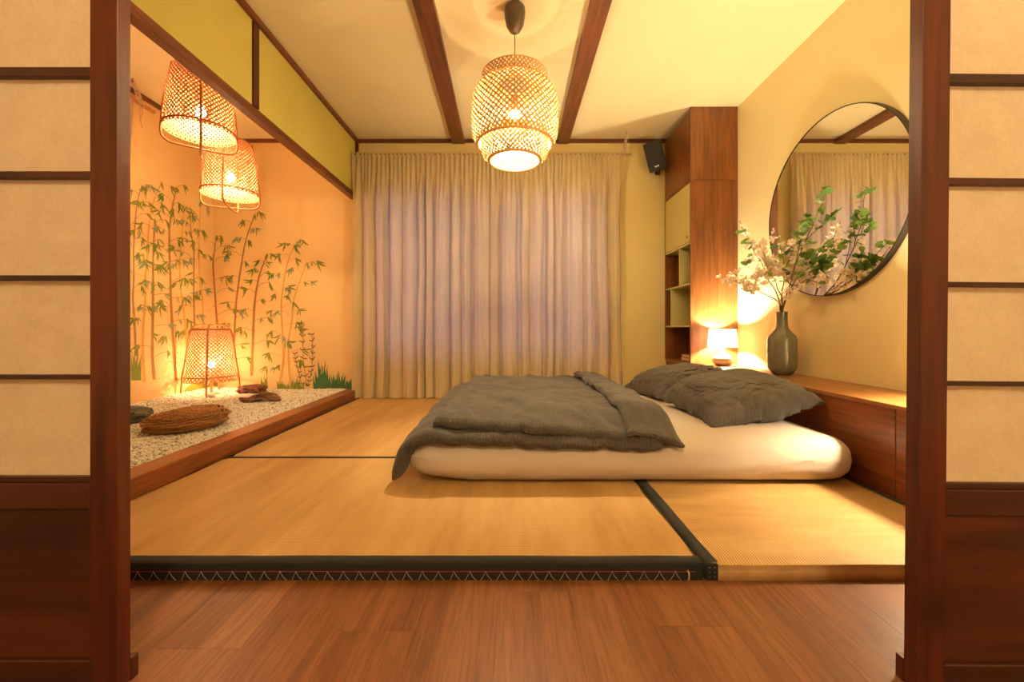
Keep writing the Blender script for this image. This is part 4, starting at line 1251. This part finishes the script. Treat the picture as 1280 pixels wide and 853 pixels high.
STEMC = {'br': plain('paint_stem_brown', (.38, .19, .060), .85), 'or': plain('paint_stem_ochre', (.68, .36, .08), .85), 'pk': plain('paint_stem_umber', (.42, .22, .09), .85)}
mural = {'l': thing('bamboo_mural', (XL, 3.2, .125), 'painted bamboo grove on the left alcove wall, beside the door frame', 'mural'),
         'b': thing('bamboo_mural', (-2.2, YB - .007, .125), 'painted bamboo and green grass tufts on the alcove end wall beside the curtain', 'mural')}
rn = random.Random(21)
def leafblade(mb, side, u, z, ang, L, wd, h, mi):
    n = 5; pts = []
    w = []
    bend = rn.uniform(-.5, .5)
    for i in range(n + 1):
        t = i / n; a = ang + bend * t
        pts.append((u + L * t * cos(a), z + L * t * sin(a))); w.append(wd * (sin(pi * min(1, t * 1.0 + .06)) ** .8) if t < 1 else .0004)
    stroke(mb, side, pts, w, h, mi)
def cluster(mb, side, u, z, dirx, h, mi, sc=1.0):
    k = rn.randint(3, 6)
    for i in range(k):
        base = R(-88) + dirx * R(rn.uniform(-5, 70))
        leafblade(mb, side, u + rn.uniform(-.01, .01), z + rn.uniform(-.01, .01), base + R(rn.uniform(-22, 22)), rn.uniform(.050, .108) * sc, rn.uniform(.010, .017) * sc, h + .0001 * i, mi)
def bamboo(pxs, col, w0, nleaf=9, zlo=0):
    lay[0] += 1; h = .0008 + .00005 * lay[0]
    P_ = [wall_pt(*p) for p in pxs]; side = P_[0][0]
    P_ = [q for q in P_ if q[0] == side]
    path = smooth_path([(q[1], q[2], 0) for q in P_], 6); path = [(q.x, q.y) for q in path]
    n = len(path); sb = MB()
    ws = [w0 * (.35 + .65 * i / n) for i in range(n)]
    for i in range(n):
        if i % 5 == 4: ws[i] *= 1.22
    stroke(sb, side, path, ws, h, 0)
    lb = MB(); s = -1
    fl_ = 1 if side == 'b' else 1
    nleaf = int(nleaf * 1.35)
    for k in range(nleaf):
        t = (k + .3 + .4 * rn.random()) / nleaf * .92; i = int(t * (n - 1)); u, z = path[i]; s = -s
        d = s
        L = rn.uniform(.05, .17) * (.6 + .5 * t)
        e = (u + d * L, z + rn.uniform(.01, .07))
        stroke(sb, side, [(u, z), (u + d * L * .5, z + (e[1] - z) * .8), e], .004, h, 0)
        cluster(lb, side, e[0], e[1], d * 1.0, h + .0002, rn.choice([0, 0, 0, 1, 2]))
        if rn.random() < .35: cluster(lb, side, u + d * L * .5, z + (e[1] - z) * .8, d, h + .0003, rn.choice([0, 1]), .7)
    cluster(lb, side, path[0][0], path[0][1], 0, h + .0002, rn.choice([0, 1]), .7)
    o = part('painted_bamboo', sb, STEMC[col], mural[side], smooth=False)
    part('painted_leaves', lb, LEAFC, o, smooth=False, kind='stuff')
bamboo([(177.2, 232), (172.3, 249), (169.9, 266), (167.9, 292), (166.9, 315), (167.0, 350), (166, 373), (168.2, 406), (169.4, 445)], 'pk', .020, 11)
bamboo([(201.9, 228), (192.8, 249), (187, 276), (184.6, 302), (183.8, 325), (181.3, 350), (181.3, 376), (178.9, 409), (178.4, 442), (180.5, 478)], 'or', .026, 12)
bamboo([(193.7, 274), (192, 302), (191.2, 325), (191.2, 350), (190.9, 392), (190.4, 442), (192.8, 475)], 'br', .030, 10)
bamboo([(220.8, 234.6), (214.2, 264), (211.7, 289), (211.7, 317), (212.9, 350), (213.4, 373), (215.8, 419), (220, 476)], 'br', .030, 12)
bamboo([(230, 258), (227.3, 292), (224.9, 325), (224.9, 350), (228, 378), (232, 412), (234, 440)], 'or', .024, 9)
bamboo([(237.2, 267.5), (238.8, 292), (242, 315), (242, 350), (242, 373), (243, 407), (243, 440)], 'br', .024, 9)
bamboo([(251, 252.7), (249.5, 279), (248.7, 308.5), (249.5, 350), (252.8, 373), (253.6, 406), (254, 430)], 'or', .020, 8)
bamboo([(270, 295), (268.4, 312), (266.6, 328), (267.6, 350), (269.2, 373), (271.7, 409), (276, 468)], 'br', .022, 9)
bamboo([(318.4, 268.4), (307.8, 299.4), (301.5, 333), (295.2, 379.5), (293, 420), (291.5, 441), (291.5, 470)], 'br', .028, 13)
bamboo([(334.5, 317.7), (326.1, 338.8), (321.9, 355.6), (318.4, 379.5), (316.6, 415), (314.5, 470)], 'br', .028, 10)
bamboo([(371.8, 302), (364, 316), (357, 338.8), (352, 376.7), (352.4, 403.8), (354.5, 437.5), (353, 460), (349, 482.5)], 'or', .022, 12)
bamboo([(383.8, 329), (375.3, 350), (366.9, 378), (365, 401), (360.9, 426), (360.9, 457), (364.4, 484)], 'or', .020, 8)
# small dark shrub, tufts, mounds
def shrub(pl):
    sb = MB(); lb = MB(); lay[0] += 1; h = .0008 + .00005 * lay[0]
    for pxs in pl:
        P_ = [wall_pt(*p) for p in pxs]; path = [(q.x, q.y) for q in smooth_path([(q[1], q[2], 0) for q in P_], 6)]
        stroke(sb, 'b', path, .006, h, 0)
        for k in range(0, len(path), 2):
            for s in (-1, 1): leafblade(lb, 'b', path[k][0], path[k][1], R(90 - s * rn.uniform(20, 75)), rn.uniform(.03, .055), .011, h + .0002, 0)
    o = part('painted_shrub', sb, STEMC['br'], mural['b'], smooth=False)
    part('painted_leaves', lb, plain('paint_dark_leaf', (.16, .12, .06), .85), o, smooth=False, kind='stuff')
shrub([[(376.3, 405), (378.5, 420.6), (379.2, 448.8), (383.4, 483)], [(390.4, 419), (391, 443), (389, 465.6), (384.5, 483)], [(368.5, 443), (372, 460), (377, 480)]])
def tuft(x0, x1, yb, hmax, n, mat_):
    lay[0] += 1; h = .0012 + .00005 * lay[0]; b = MB()
    for k in range(n):
        t = rn.random(); x_ = x0 + (x1 - x0) * t
        q = wall_pt(x_, yb); top = hmax * (.35 + .65 * rn.random()) * (.35 + .65 * sin(pi * (t * .8 + .1)))
        L = top / F * (MY_ if q[0] == 'b' else q[1]); lean_ = rn.uniform(-.2, .2)
        stroke(b, q[0], [(q[1], q[2] - .01), (q[1] + lean_ * L * .4, q[2] + L * .55), (q[1] + lean_ * L, q[2] + L)], [.020, .013, .001], h + .0000015 * k)
    part('painted_grass', b, mat_, mural[q[0]], smooth=False)
GR = plain('paint_grass_green', (.065, .17, .065), .85); GO = plain('paint_grass_olive', (.20, .25, .03), .85)
tuft(393, 411, 487, 38, 46, GR); tuft(413, 432, 488, 26, 40, GR); tuft(431, 446, 488, 17, 30, GR)
tuft(346, 356, 487, 14, 12, GO); tuft(357, 380, 487, 16, 22, GO); tuft(326, 335, 485, 18, 14, GO)
tuft(165, 175, 474, 36, 26, GO)
def mound(px_list, mat_, side_px):
    lay[0] += 1; h = .0004 + .00002 * lay[0]; b = MB()
    P_ = [wall_pt(*p) for p in px_list]; side = P_[0][0]
    pts = [(q.x, q.y) for q in smooth_path([(q[1], q[2], 0) for q in P_], 6)]
    vs = []
    for u, z in pts: vs.append(to3(side, u, z, h)); vs.append(to3(side, u, .112, h))
    b.add(vs, [(2 * i, 2 * i + 1, 2 * i + 3, 2 * i + 2) for i in range(len(pts) - 1)])
    part('painted_mound', b, mat_, mural[side], smooth=False)
SAND = plain('paint_sand', (.80, .52, .25), .9); MOSS = plain('paint_moss', (.30, .26, .03), .9)
mound([(164, 482), (185, 478), (205, 470), (225, 464), (245, 470), (262, 482)], SAND, 0)
mound([(267, 470), (285, 461), (300, 462), (320, 470), (345, 484)], SAND, 0)
mound([(226, 492), (238, 481), (250, 477), (262, 476)], MOSS, 0)
mound([(267, 476), (274, 481), (281, 492)], MOSS, 0)
